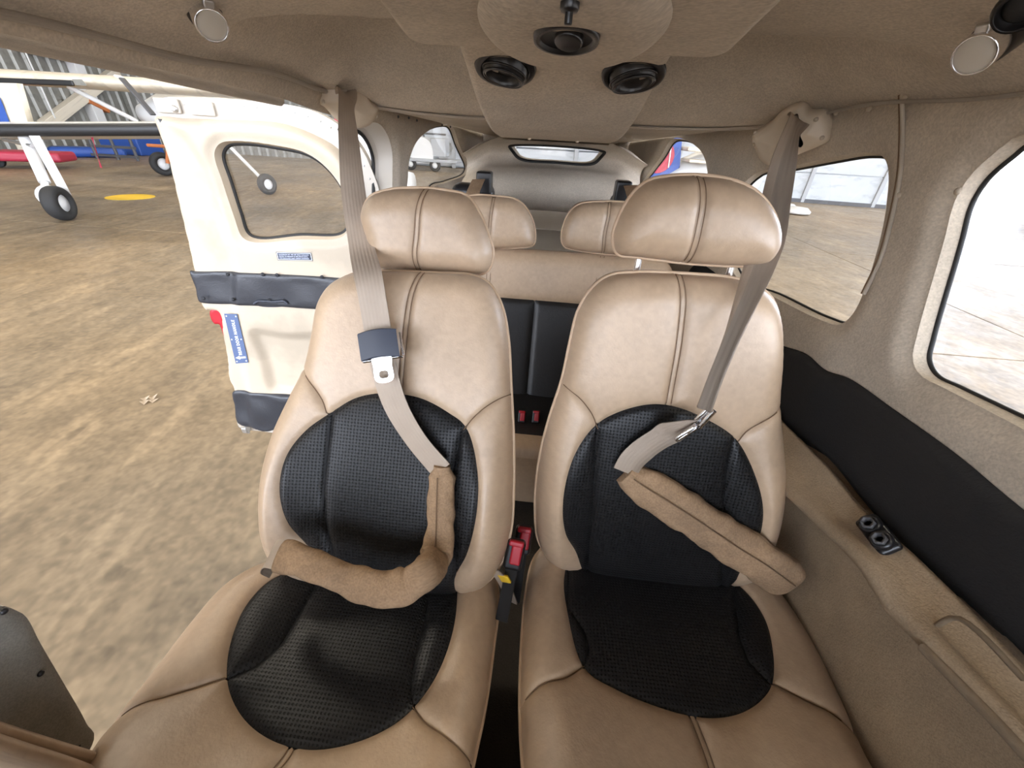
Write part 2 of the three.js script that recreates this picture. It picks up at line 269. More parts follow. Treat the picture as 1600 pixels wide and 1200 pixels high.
{
  const wl = structGroup('wall_left');
  obj('corrugated_sheet', corrugated([-24.6, -8], [-24.6, -25.4], 0, 11, 0.5, 0.09), M.galv, wl);
  obj('lower_sheet', rbox([-24.9, 5.5, 4], [0.2, 11, 24], 0.02), M.galv, wl);
  const wb = structGroup('wall_back');
  obj('corrugated_sheet', corrugated([-24.6, -25.4], [-9, -25.4], 0, 11, 0.5, 0.09), M.galv, wb);
  obj('backing', rbox([-4, 5.5, -25.9], [44, 11, 0.2], 0.02), M.wallWhite, wb);
  // white sheeted section in the middle
  for (let i = 0; i < 4; i++) for (let j = 0; j < 7; j++) obj('panel', rbox([-7.3 + i * 3.4, 0.62 + j * 1.12, -25.35], [3.34, 1.06, 0.08], 0.02), M.wallWhite, wb);
  for (let i = 0; i < 5; i++) obj('post', rbox([-9 + i * 3.4, 4, -25.22], [0.22, 8, 0.12], 0.02), M.greyPaint, wb);
  // sliding hangar door of wide white panels at the right
  const dr = structGroup('door_1');
  const A = [5.2, -19.7], B = [15.6, -18.5];
  const L = Math.hypot(B[0] - A[0], B[1] - A[1]), ux = (B[0] - A[0]) / L, uz = (B[1] - A[1]) / L, ang = -Math.atan2(uz, ux);
  for (let i = 0; i < 4; i++) for (let j = 0; j < 8; j++) { const c = (i + 0.5) * L / 4, x = A[0] + ux * c, z = A[1] + uz * c; obj('panel', rbox([x, 0.55 + j * 1.06, z], [L / 4 - 0.1, 1.03, 0.1], 0.02, [0, ang, 0]), j > 3 ? M.galv : M.wallWhite, dr); }
  for (let i = 0; i <= 4; i++) obj('stile', rbox([A[0] + ux * i * L / 4, 4.3, A[1] + uz * i * L / 4 + 0.05], [0.16, 8.6, 0.16], 0.02, [0, ang, 0]), M.greyPaint, dr);
  obj('bottom_rail', boxBetween([A[0], 0.07, A[1] + 0.06], [B[0], 0.07, B[1] + 0.06], 0.14, 0.14), M.darkGrey, dr);
  const ce = struct('ceiling_hangar', rbox([3.5, 11.2, -5], [59, 0.3, 43], 0.05), M.galv);
  // roof lamps: long diffuser boxes, each with its own area light
  let k = 0;
  for (const x of [-16, -7, 2, 11]) for (const z of [-17, -6, 5]) {
    const t = thing('high_bay_lamp', 'long white lamp box hung under the hangar roof', 'lamp', [x, 10.6, z], 'hangar roof lamps');
    obj('housing', rbox([x, 10.7, z], [3.2, 0.2, 1.2], 0.03), M.white, t);
    obj('diffuser', rbox([x, 10.58, z], [3.1, 0.05, 1.1], 0.01), M.lampGlow, t);
    for (const sx of [-1.2, 1.2]) obj('hanger', cyl([x + sx, 10.8, z], [x + sx, 11.06, z], 0.02), M.steel, t);
    const l = new THREE.RectAreaLight(new THREE.Color().setRGB(1, 0.88, 0.70), 13, 3.1, 1.1); l.position.set(0, -0.06, 0); l.rotation.x = -Math.PI / 2; t.add(l);
  }
}
// ================= the cabin shell =================
const xw = (s) => s < 1.3 ? 0.55 : s < 1.6 ? lerp(0.55, 0.5, (s - 1.3) / 0.3) : 0.5 - 0.1125 * (s - 1.6);
const tumble = (y) => y > 1.72 ? -0.75 * (y - 1.72) ** 2 : y < 1.3 ? -0.16 * (1.3 - y) ** 2 : 0;
const wallTop = (s) => s < 0.9 ? 1.93 : 1.93 - 0.045 * (s - 0.9);
function wallSurf(side, off = 0) { return (s, y, d) => V(side * (xw(s) + tumble(y) + off + (off ? 0 : 0.012 * (1 - sstep(0, 0.028, d)))), y, -s); }
function windowParts(parent, side, poly, ring = 0.03) {   // reveal, black seal and pane for a window outline in (s, y)
  const q = smooth2(poly, 110), S = (off, sc) => { let cx = 0, cy = 0; for (const p of q) { cx += p[0] / q.length; cy += p[1] / q.length; } return q.map((p) => { const l = Math.hypot(p[0] - cx, p[1] - cy), k = 1 - sc / l, s = cx + (p[0] - cx) * k, y = cy + (p[1] - cy) * k; return V(side * (xw(s) + tumble(y) + off), y, -s); }); };
  obj('window_reveal', ribbonBetween(S(0.0115, 0), S(ring, 0.006)), M.shell, parent);
  obj('window_seal', sweep([...S(ring, 0.006), S(ring, 0.006)[0]], [...S(ring, 0.006), S(ring, 0.006)[0]].map(() => V(1, 0, 0)), ellipse(0.0032, 0.0032, 8), () => [1, 1], false), M.seal, parent);
  const poly2 = S(ring + 0.003, 0.004).map((v) => [-v.z, v.y]);
  const pane = obj('window_pane', panel(sdPoly(poly2), bounds(poly2), 0.02, (s, y) => V(side * (xw(s) + tumble(y) + ring + 0.003), y, -s)), M.glass, parent);
  return q;
}
function screwAt(parent, p, n, r = 0.004, mat = M.cover) { return obj('screw', lathe([[0, r * 0.7], [r * 0.55, r * 0.62], [r, 0.0008], [r, -0.002]], p, n, 12), mat, parent); }
const win1 = [...[[0.606,1.885],[0.625,1.868],[0.646,1.841],[0.652,1.809],[0.64,1.765],[0.617,1.698],[0.592,1.633],[0.577,1.603],[0.552,1.59],[0.513,1.593],[0.449,1.599],[0.397,1.603]], [0.1, 1.6], [-0.3, 1.61], [-0.38, 1.74], [-0.3, 1.88], [0.1, 1.905], [0.4, 1.905]];
const win2 = [...[[1.136,1.821],[0.963,1.85],[0.867,1.861],[0.824,1.858],[0.8,1.841],[0.778,1.798],[0.752,1.731],[0.731,1.66],[0.728,1.614],[0.743,1.587],[0.793,1.574],[0.988,1.554]], [1.2, 1.535], [1.34, 1.6], [1.37, 1.72], [1.31, 1.79]];
const q0 = (l) => l.map(([a, y]) => [1.6 + a, y]);
const quarterR = q0([...[[-0.083,1.724],[-0.057,1.76],[-0.002,1.823],[0.091,1.856],[0.222,1.872],[0.331,1.862],[0.428,1.803],[0.541,1.739],[0.633,1.67]], [0.55, 1.56], [0.2, 1.56]]);
const quarterL = q0([...[[-0.044,1.66],[-0.034,1.705],[-0.011,1.764],[0.045,1.815],[0.162,1.854],[0.311,1.874],[0.422,1.867],[0.533,1.804],[0.695,1.698],[0.672,1.676],[0.375,1.656],[0.191,1.643]], [0.3, 1.55], [0.12, 1.56]]);
{ // ----- port-side wall, to the right of the aisle -----
  const w = structGroup('wall_right');
  const outline = [[-1, 0.76], [2.55, 0.76], [2.55, wallTop(2.55)], [0.9, 1.93], [-1, 1.93]];
  const holes = [win1, win2, quarterR].map((p) => not(sdPoly(smooth2(p, 90))));
  obj('side_panel', panel(inter(sdPoly(outline), ...holes, (s, y) => 1.4 - y), bounds(outline), 0.0125, wallSurf(1)), M.shell, w);
  obj('lower_side_panel', panel(inter(sdPoly(outline), (s, y) => y - 1.4), bounds(outline), 0.025, (s, y) => wallSurf(1)(s, y, 1)), M.plush, w);
  for (const p of [win1, win2, quarterR]) windowParts(w, 1, p);
  // moulded seam between the two side panels with its overlap lip
  const seam = [[0.789,1.937],[0.773,1.896],[0.75,1.837],[0.732,1.775],[0.714,1.715],[0.709,1.656]];
  const lip = seam.map(([s, y]) => V(xw(s) + tumble(y) - 0.002, y, -s));
  obj('panel_lip', tube(lip, 0.003, 8), M.shell, w);
  obj('panel_gap', tube(lip.map((p) => p.clone().add(V(-0.0005, 0, -0.0045))), 0.0022, 6), M.thread, w);
  const scr = [[0.785,1.934],[0.739,1.807],[0.699,1.942],[0.862,1.923],[0.954,1.921],[1.003,1.92],[1.036,1.911],[0.64,1.823]];
  for (const [s, y] of scr) screwAt(w, [xw(s) + tumble(y) - 0.001, y, -s], [-1, 0, 0], 0.0045);
  for (const [u, y] of [[1.45, 1.9], [1.55, 1.895], [1.65, 1.892], [1.8, 1.885]]) screwAt(w, [xw(u) + tumble(y) - 0.001, y, -u], [-1, 0, 0], 0.004);
  // black padded band
  const band = [...[[0.877,1.483],[0.77,1.509],[0.703,1.51],[0.643,1.527],[0.541,1.534],[0.432,1.54],[0.349,1.538]], [-0.6, 1.54], [-0.6, 1.42], ...[[0.258,1.416],[0.36,1.393],[0.425,1.386],[0.484,1.386],[0.58,1.39],[0.653,1.369],[0.7,1.354],[0.752,1.356]], [0.9, 1.35], [1.45, 1.37], [1.45, 1.5], [1.1, 1.49]];
  const bp = smooth2(band, 160);
  obj('black_band', panel(sdPoly(bp), bounds(bp), 0.01, (s, y, d) => V(xw(s) + tumble(y) - 0.002 - 0.012 * Math.sqrt(1 - (1 - clamp(d / 0.018)) ** 2), y, -s)), M.bandBlack, w);
  // armrest ledge: section lofted along the wall
  const lineAt = (l) => (s) => { const q = [...l].sort((m, n) => m[0] - n[0]); if (s <= q[0][0]) return q[0][1]; for (let i = 1; i < q.length; i++) if (s <= q[i][0]) return lerp(q[i - 1][1], q[i][1], (s - q[i - 1][0]) / (q[i][0] - q[i - 1][0])); return q[q.length - 1][1]; };
  const yb = (s) => s < 0.26 ? 1.414 : lerp(1.414, 1.352, clamp((s - 0.26) / 0.42)), yr = lineAt([[0.701,1.382],[0.544,1.4],[0.456,1.398],[0.366,1.416],[0.301,1.424],[0.226,1.428]]), yl = lineAt([[0.555,1.339],[0.376,1.387],[0.311,1.381],[0.266,1.394],[0.169,1.417]]);
  const rows = []; for (let i = 0; i <= 90; i++) { const s = -0.8 + i * 0.0265, k = sstep(1.5, 1.05, s), B = 0.55; rows.push([[0.004, yb(s) + 0.008], [-0.02 * k, yb(s) - 0.003], [-0.034 * k, yr(s) + 0.005], [-0.040 * k, yr(s) + 0.001], [-0.044 * k, yr(s) - 0.008], [-0.064 * k, (yr(s) + yl(s)) / 2], [-0.083 * k, yl(s) + 0.018], [-0.087 * k, yl(s) + 0.004], [-0.084 * k, yl(s) - 0.006], [-0.07 * k, yl(s) - 0.012], [-0.012, yl(s) - 0.02], [0.004, yl(s) - 0.024]].map(([x, y]) => V(xw(s) + tumble(y) + x, y, -s))); }
  obj('armrest_ledge', loft(rows), M.plush, w);
  // raised edging under the armrest
  const ed = [[0.463,1.394,-0.263],[0.463,1.405,-0.223],[0.463,1.414,-0.188],[0.463,1.418,-0.168],[0.463,1.422,-0.148]];
  obj('pocket_edge', tube(ed.map(V3), 0.006, 8), M.plush, w);
  const pk = [[0.485,1.393,-0.284],[0.485,1.435,-0.277],[0.485,1.444,-0.26],[0.485,1.449,-0.213]];
  obj('pocket_rim', tube(pk.map(V3), 0.003, 6), M.plush, w);
}
const open_ = [...[[0.461,1.916],[0.52,1.913],[0.596,1.91],[0.699,1.906],[0.812,1.9],[0.903,1.895],[1.016,1.883],[1.164,1.871],[1.322,1.866],[1.387,1.862],[1.443,1.827],[1.467,1.782],[1.461,1.726],[1.448,1.669]], [1.425, 1.3], [1.4, 0.85], [1.36, 0.79], [0.16, 0.79], [0.128, 0.9], ...[[0.139,1.139],[0.152,1.175],[0.168,1.257],[0.181,1.326],[0.19,1.37],[0.189,1.385],[0.183,1.404]], [0.16, 1.42], [0.05, 1.46], [0.05, 1.86], [0.12, 1.908]];
{ // ----- starboard wall with the cargo doorway -----
  const w = structGroup('wall_left_cabin'); w.name = 'wall_starboard';
  const outline = [[-1, 0.76], [2.55, 0.76], [2.55, wallTop(2.55)], [0.9, 1.945], [-1, 1.95]];
  const oq = smooth2(open_, 260);
  const winF = [[-0.05, 1.58], [-0.05, 1.86], [-0.2, 1.89], [-0.5, 1.88], [-0.55, 1.75], [-0.5, 1.6]];
  obj('side_panel', panel(inter(sdPoly(outline), not(sdPoly(oq)), not(sdPoly(smooth2(quarterL, 90))), not(sdPoly(smooth2(winF, 60)))), bounds(outline), 0.0125, wallSurf(-1)), M.shell, w);
  windowParts(w, -1, quarterL); windowParts(w, -1, winF);
  // painted door jamb flange that runs round the opening, and its rubber seal
  const cx = 0.75, cy = 1.4, row = (off, sc) => oq.map((p) => { const l = Math.hypot(p[0] - cx, p[1] - cy), k = 1 - sc / l, s = cx + (p[0] - cx) * k, y = cy + (p[1] - cy) * k; return V(-(xw(s) + tumble(y) + off), y, -s); });
  const aft = oq.map((p, i) => [p, i]).filter(([p]) => p[0] > 1.27 || (p[1] < 0.9 && p[0] > 0.2)).map(([, i]) => i), part = (l) => aft.map((i) => l[i]);
  obj('jamb_flange', ribbonBetween(part(row(0.011, 0)), part(row(0.05, 0.02)), false), M.creamPaint, w);
  obj('jamb_face', ribbonBetween(part(row(0.05, 0.02)), part(row(0.058, 0.034)), false), M.creamPaint, w);
  obj('door_seal', tube(part(row(0.06, 0.036)).filter((_, i) => i % 2 === 0), 0.006, 6, false, 140), M.seal, w);
  const fwd = oq.map((p, i) => [p, i]).filter(([p]) => p[0] < 0.24 && p[1] < 1.44 && p[1] > 0.85).map(([, i]) => i);
  obj('doorway_edge', ribbonBetween(fwd.map((i) => row(0.011, 0)[i]), fwd.map((i) => row(0.04, 0.004)[i]), false), M.cream, w);
  // brown header roll along the doorway's top edge
  const hd = [[-0.553,1.918,-0.445],[-0.553,1.915,-0.498],[-0.553,1.91,-0.599],[-0.553,1.904,-0.702],[-0.553,1.898,-0.815],[-0.553,1.893,-0.92]];
  obj('header_roll', tube(hd.map(V3), 0.011, 10), M.headliner, w);
  for (const [u, v] of [[40, 24], [185, 67], [347, 114], [420, 80], [470, 100]]) { /* trim screws */ }
  for (const p of [[-0.535,1.935,-0.481],[-0.535,1.928,-0.577],[-0.535,1.918,-0.748],[-0.535,1.962,-0.89],[-0.535,1.957,-0.998]]) screwAt(w, p, [1, -0.4, 0], 0.004, M.darkGrey);
  for (const [s, y] of [[1.47, 1.885], [1.54, 1.885], [1.6, 1.88], [1.85, 1.872], [1.95, 1.868]]) screwAt(w, [-(xw(s) + tumble(y) - 0.001), y, -s], [1, 0, 0], 0.004, M.darkGrey);
  // grey kick panel with screws and the tan armrest roll below it, ahead of the doorway
  const gp = [...[[0.141,1.143],[0.152,1.178],[0.168,1.261],[0.18,1.33],[0.188,1.372],[0.187,1.385],[0.18,1.407]], [0.15, 1.40], [-0.4, 1.42], [-0.4, 1.13]];
  const gq = smooth2(gp, 120);
  obj('grey_kick_panel', panel(sdPoly(gq), bounds(gq), 0.008, (s, y, d) => V(-(xw(s) + tumble(y)) + 0.004 + 0.004 * sstep(0, 0.006, d), y, -s)), M.greyPanel, w);
  for (const p of [[-0.541,1.401,-0.179],[-0.541,1.3,-0.161],[-0.541,1.165,-0.132]]) screwAt(w, p, [1, 0, 0], 0.0035, M.blackPlastic);
  obj('armrest_roll', sweep(smoothPath([[-0.535,1.381,-0.099],[-0.535,1.288,-0.109],[-0.535,1.208,-0.118],[-0.535,1.122,-0.128],[-0.535,1.044,-0.135]], 24), Array(25).fill(V(1, 0, 0)), ellipse(0.016, 0.0085, 14, 0.8)), M.tan, w);
  obj('lower_roll', sweep(smoothPath([[-0.52,1.379,-0.088],[-0.52,1.286,-0.096],[-0.52,1.206,-0.104],[-0.52,1.131,-0.11]], 24), Array(25).fill(V(1, 0, 0)), ellipse(0.02, 0.012, 14, 0.8)), M.tan, w);
}
{ // ----- cabin floor, sill, rear wall, front -----
  struct('floor_cabin', slabGeo(-0.56, 0.56, -2.55, 1.0, 0.70, 0.762), M.carpet);
  struct('belly_panel', slabGeo(-0.6, 0.6, -2.6, 1.05, 0.58, 0.70), M.creamPaint);
  struct('trim_1', rbox([-0.57, 0.775, -0.76], [0.06, 0.03, 1.24], 0.01), M.steel);
  const rw = structGroup('wall_rear');
  const out = [[-0.5, 0.76], [0.5, 0.76], [0.47, 1.9], [-0.47, 1.9]], slot = smooth2([[-0.28, 1.70], [0.28, 1.70], [0.31, 1.76], [0.24, 1.84], [-0.24, 1.84], [-0.31, 1.76]], 60);
  obj('bulkhead', panel(inter(sdPoly(out), not(sdPoly(slot))), bounds(out), 0.02, (x, y) => V(x, y, -2.5)), M.shell, rw);
  obj('rear_pane', panel(sdPoly(slot), bounds(slot), 0.03, (x, y) => V(x, y, -2.505)), M.glass, rw);
  const fw = structGroup('wall_front');
  obj('instrument_panel', rbox([0, 1.13, 0.98], [1.1, 0.78, 0.12], 0.03), M.darkGrey, fw);
  obj('windscreen_pane', loft([[V(-0.56, 1.5, 1.05), V(-0.3, 1.5, 1.25), V(0.3, 1.5, 1.25), V(0.56, 1.5, 1.05)], [V(-0.5, 1.98, 0.75), V(-0.3, 1.99, 0.8), V(0.3, 1.99, 0.8), V(0.5, 1.98, 0.75)]]), M.glass, fw);
  obj('glare_shield', rbox([0, 1.5, 1.05], [1.1, 0.04, 0.4], 0.02), M.darkGrey, fw);
}
// ----- headliner -----
function linerY(x, s) {   // fabric headliner; it comes down to a welted aft edge just behind the belt guides
  const e = wallTop(s) - 0.006, ax = Math.abs(x), w = xw(s) - 0.018, r = clamp(ax / w);
  const arch = lerp(0.072, -0.022, sstep(0.88, 1.16, s));
  let y = e + arch * (1 - r ** 5);
  const edge = 0.765 - 0.10 * sstep(0.24, 0.46, ax);
  y += 0.034 * sstep(edge, edge + 0.05, s) * sstep(0.50, 0.40, ax) * (1 - sstep(0.92, 1.14, s));
  y += 0.0025 * Math.sin(s * 21 + ax * 9) * sstep(0.5, 0.44, ax) * (1 - sstep(1.0, 1.16, s));
  return y;
}
function aftY(x, s) { const w = xw(s) - 0.018, r = clamp(Math.abs(x) / w), e = wallTop(s) - 0.006; return e + lerp(-0.026, -0.03, clamp((s - 1.15) / 0.8)) * (1 - r ** 4); }
const LEND = (x) => 1.15 + 0.03 * (1 - (x / 0.53) ** 2);
{
  const ce = structGroup('ceiling');
  const rows = []; for (let i = 0; i <= 150; i++) { const r = []; for (let j = 0; j <= 90; j++) { const k = j / 45 - 1, s = lerp(-0.78, LEND(k * 0.53), i / 150), x = k * (xw(s) - 0.012); r.push(V(x, linerY(x, s), -s)); } rows.push(r); }
  obj('headliner', loft(rows), M.headliner, ce);
  const ar = []; for (let i = 0; i <= 60; i++) { const r = []; for (let j = 0; j <= 60; j++) { const k = j / 30 - 1, s = lerp(LEND(k * 0.53) - 0.02, 2.5, i / 60), x = k * (xw(s) - 0.012); r.push(V(x, aftY(x, s), -s)); } ar.push(r); }
  obj('aft_roof_panel', loft(ar), M.shell, ce);
  const wl = []; for (let j = 0; j <= 60; j++) { const k = j / 30 - 1, s = LEND(k * 0.53), x = k * (xw(s) - 0.014); wl.push(V(x, linerY(x, s) - 0.002, -s)); } obj('aft_welt', tube(wl, 0.005, 8, false, 90), M.headliner, ce);
  for (const x of [-0.46, -0.4, -0.33, -0.25, -0.18, 0.18, 0.25, 0.33, 0.4, 0.46]) screwAt(ce, [x, aftY(x, LEND(x) + 0.03), -LEND(x) - 0.03], [0, -1, 0.1], 0.004, M.cover);
  // welted edges of the headliner where it meets the side trim
  for (const side of [-1, 1]) { const p = []; for (let s = 0.2; s < 1.16; s += 0.06) p.push(V(side * (xw(s) + tumble(wallTop(s)) - 0.006), wallTop(s) - 0.004 + 0.003 * Math.sin(s * 17), -s)); obj('edge_welt', tube(p, side > 0 ? 0.0026 : 0.0045, 8), M.headliner, ce); }
}
// ----- overhead console: narrow air duct panel, wider plate and domed lamp housing -----
const conCurve = new THREE.CatmullRomCurve3([[0, 1.946], [0.3, 1.946], [0.5, 1.944], [0.58, 1.937], [0.65, 1.921], [0.75, 1.893], [0.85, 1.872], [0.97, 1.858], [1.12, 1.85], [1.4, 1.846], [1.8, 1.84]].map(([s, y]) => V(s, y, 0)), false, 'centripetal').getPoints(240);
const conY = (s) => { for (let i = 1; i < conCurve.length; i++) if (conCurve[i].x >= s) { const a = conCurve[i - 1], b = conCurve[i]; return lerp(a.y, b.y, clamp((s - a.x) / (b.x - a.x))); } return 1.84; };
const conW = (s) => s < 0.5 ? 0.118 : s < 0.75 ? lerp(0.118, 0.128, (s - 0.5) / 0.25) : lerp(0.128, 0.138, sstep(0.75, 1.1, s));
{
  const t = thing('overhead_console', 'tan moulded overhead duct panel running along the cabin ceiling', 'overhead panel', [0, 1.93, -0.9]);
  const build = (s0, s1, W, Y, H, R, slope) => { // lofted trough with rounded lower edges, closed at the aft end
    const rows = [], N = 64; for (let i = 0; i <= N; i++) { const s = lerp(s0, s1, i / N), w = W(s), y = Y(s), row = [[-w - slope, H]]; for (let j = 0; j <= 6; j++) { const a = j / 6 * Math.PI / 2; row.push([-w + R - R * Math.cos(a), R - R * Math.sin(a)]); } for (let j = 1; j < 9; j++) row.push([lerp(-w + R, w - R, j / 9), 0]); for (let j = 0; j <= 6; j++) { const a = Math.PI / 2 - j / 6 * Math.PI / 2; row.push([w - R + R * Math.cos(a), R - R * Math.sin(a)]); } row.push([w + slope, H]); rows.push(row.map(([x, h]) => V(x, y + h, -s))); } return loft(rows);
  };
  obj('duct_panel', build(0.2, 1.16, conW, conY, 0.07, 0.012, 0.022), M.headliner, t);
  const plW = (s) => lerp(0.108, 0.142, clamp((s - 0.25) / 0.2)) - 0.02 * sstep(0.46, 0.505, s), plY = (s) => 1.926 + 0.016 * sstep(0.475, 0.51, s);
  obj('wide_plate', build(0.1, 0.51, plW, plY, 0.06, 0.008, 0.035), M.headliner, t);
  const dome = []; for (let i = 0; i <= 20; i++) { const r = i / 20, row = []; for (let j = 0; j <= 48; j++) { const a = j / 48 * 2 * Math.PI; row.push(V(0.07 * r * Math.cos(a) + 0.004, 1.935 - 0.02 * Math.sqrt(Math.max(0, 1 - r ** 6)) , -(0.40 + (Math.sin(a) > 0 ? 0.165 : 0.16) * r * Math.sin(a)))); } dome.push(row); }
  const dg = loft(dome); { const p = dg.attributes.position, u = dg.attributes.uv; for (let i = 0; i < p.count; i++) u.setXY(i, p.getX(i), p.getZ(i)); }
  obj('lamp_dome', dg, M.headliner, t);
  const sc = [[0.657,1.902,13.216],[-0.586,1.902,9.229]]; for (const s of [[-0.06, 1.08], [0.05, 1.08]]) screwAt(t, [s[0], conY(s[1]) - 0.0005, -s[1]], [0, -1, 0], 0.005);
  // recessed swivel lamp and switch knob
  const lp = thing('reading_lamp', 'black recessed swivel lamp in the ceiling dome', 'lamp', [0.001, 1.913, -0.338]);
  obj('bezel', lathe([[0.0135, 0.006], [0.0195, 0.006], [0.0215, 0.001], [0.021, -0.002], [0.0175, -0.002], [0.0155, 0.006]], [0.001, 1.913, -0.338], [0, 1, -0.2], 40), M.blackPlastic, lp);
  obj('recess_cup', lathe([[0, 0.0005], [0.0165, 0.0005], [0.0185, -0.0012]], [0.001, 1.913, -0.338], [0, 1, -0.2], 30), M.blackPlastic, lp);
  obj('swivel_barrel', lathe([[0, -0.003], [0.008, -0.003], [0.0095, -0.0015], [0.0095, 0.006]], [0.0025, 1.9125, -0.336], [0.1, 1, -0.35], 24), M.blackPlastic, lp);
  const kn = thing('switch_knob', 'small black push knob on the ceiling dome', 'knob', [0.001, 1.91, -0.352]);
  obj('collar', lathe([[0, 0.0002], [0.0042, 0.0002], [0.005, 0.0015], [0.005, 0.004]], [0.001, 1.9135, -0.276], [0, 1, 0], 20), M.blackPlastic, kn);
  obj('stem', lathe([[0, -0.0048], [0.0018, -0.0048], [0.0021, -0.0042], [0.0021, 0.001]], [0.001, 1.9135, -0.276], [0, 1, 0], 16), M.blackPlastic, kn);
}
function airVent(x, s, label, tilt) {
  const y = conY(s), n = V(tilt * 0.18, 1, -0.25).normalize(), p = [x, y, -s], t = thing('air_vent', label, 'air vent', p);
  obj('bezel', lathe([[0.026, 0.004], [0.037, 0.003], [0.0385, -0.001], [0.037, -0.004], [0.031, -0.006], [0.028, -0.003], [0.028, 0.004]], p, [0, 1, -0.42], 40), M.blackPlastic, t);
  const ball = obj('eyeball', lathe([[0.029, 0.002], [0.0282, -0.0045], [0.0255, -0.010], [0.0225, -0.013], [0.021, -0.0122], [0.0205, -0.002], [0, -0.001]], p, n.toArray(), 36), M.blackPlastic, t);
  for (const [r, h] of [[0.0275, -0.007], [0.0248, -0.0118]]) { const ring = []; const q = new THREE.Quaternion().setFromUnitVectors(V(0, 1, 0), n); for (let i = 0; i < 32; i++) { const a = i / 32 * 2 * Math.PI; ring.push(V(r * Math.cos(a), h, r * Math.sin(a)).applyQuaternion(q).add(V3(p))); } obj('ridge', tube(ring, 0.0014, 6, true, 64), M.blackPlastic, t); }
}
airVent(-0.070, 0.622, 'black eyeball air vent in the overhead panel, on the open door side', 1);
airVent(0.087, 0.622, 'black eyeball air vent in the overhead panel, on the window side', -1);
{ // ----- rear arch moulding below the console's aft end, with the slot for the rear window -----
  const t = thing('rear_arch_moulding', 'tan curved moulding with a slot for the rear window', 'trim panel', [0, 1.7, -2.1]);
  const prof = new THREE.CatmullRomCurve3([[1.12, 1.846], [1.4, 1.848], [1.7, 1.846], [1.9, 1.84], [2.08, 1.828], [2.2, 1.806], [2.225, 1.775], [2.19, 1.742], [2.1, 1.722], [2.02, 1.69], [1.985, 1.64], [2.01, 1.59], [2.09, 1.55], [2.2, 1.535]].map(([s, y]) => V(0, y, s)), false, 'centripetal');
  const L = prof.getLength(), pt = (x, v) => { const p = prof.getPointAt(clamp(v / L)), ax = Math.abs(x); const fl = lerp(0.31, 1, sstep(0, 0.62, v / L)); return V(x * fl, p.y - (0.10 * ax * ax + 0.05 * sstep(0.3, 0.45, ax)) * sstep(0.1, 0.5, v / L), -(p.z - 0.16 * Math.max(0, ax - 0.2) * sstep(0.3, 0.7, v / L))); };
  let v0 = 0, v1 = 0; for (let i = 0; i <= 400; i++) { const p = prof.getPointAt(i / 400); if (p.z > 2.1 && p.y > 1.82) v0 = i / 400 * L; if (p.y > 1.748) v1 = i / 400 * L; }
  const slot = smooth2([[-0.17, v0 + 0.01], [0.19, v0 + 0.01], [0.235, (v0 + v1) / 2 - 0.02], [0.19, v1 - 0.01], [0.01, v1 + 0.004], [-0.16, v1 - 0.01], [-0.215, (v0 + v1) / 2 - 0.02]], 90);
  const out = [[-0.42, 0], [0.42, 0], [0.42, L - 0.001], [-0.42, L - 0.001]];
  obj('arch_panel', panel(inter(sdPoly(out), not(sdPoly(slot))), bounds(out), 0.0125, (x, v) => pt(x, v)), M.headliner, t);
  const rim = slot.map(([x, v]) => pt(x, v)), back = rim.map((p) => V(p.x * 1.02, p.y, -2.49));
  obj('slot_seal', ribbonBetween(rim, rim.map((p) => p.clone().add(V(0, 0, -0.05)))), M.seal, t);
  obj('slot_gasket', tube(rim.filter((_, i) => i % 2 === 0), 0.0075, 8, true, 120), M.seal, t);
  obj('slot_tunnel', ribbonBetween(rim.map((p) => p.clone().add(V(0, 0, -0.05))), back), M.shell, t);
  const lw = thing('baggage_wall', 'pale moulded baggage compartment wall behind the rear bench', 'trim panel', [0, 1.2, -2.25]);
  const rows = []; for (let i = 0; i <= 24; i++) { const x = -0.44 + i * 0.88 / 24, k = 0.5 * x * x; rows.push([[2.22, 1.60], [2.3, 1.57], [2.3, 1.50], [2.2, 1.475], [2.1, 1.465], [2.12, 1.45], [2.3, 1.42], [2.36, 1.2], [2.36, 0.77]].map(([s, y]) => V(x, y, -(s - k)))); }
  obj('wall_moulding', loft(rows), M.cover, lw);
}
// ================= seats =================
function distLine(pl) { return (x, y) => { let d = 1e9; for (let i = 0; i < pl.length - 1; i++) { const ax = pl[i][0], ay = pl[i][1], ex = pl[i + 1][0] - ax, ey = pl[i + 1][1] - ay, t = clamp(((x - ax) * ex + (y - ay) * ey) / (ex * ex + ey * ey)); d = Math.min(d, Math.hypot(x - ax - ex * t, y - ay - ey * t)); } return d; }; }
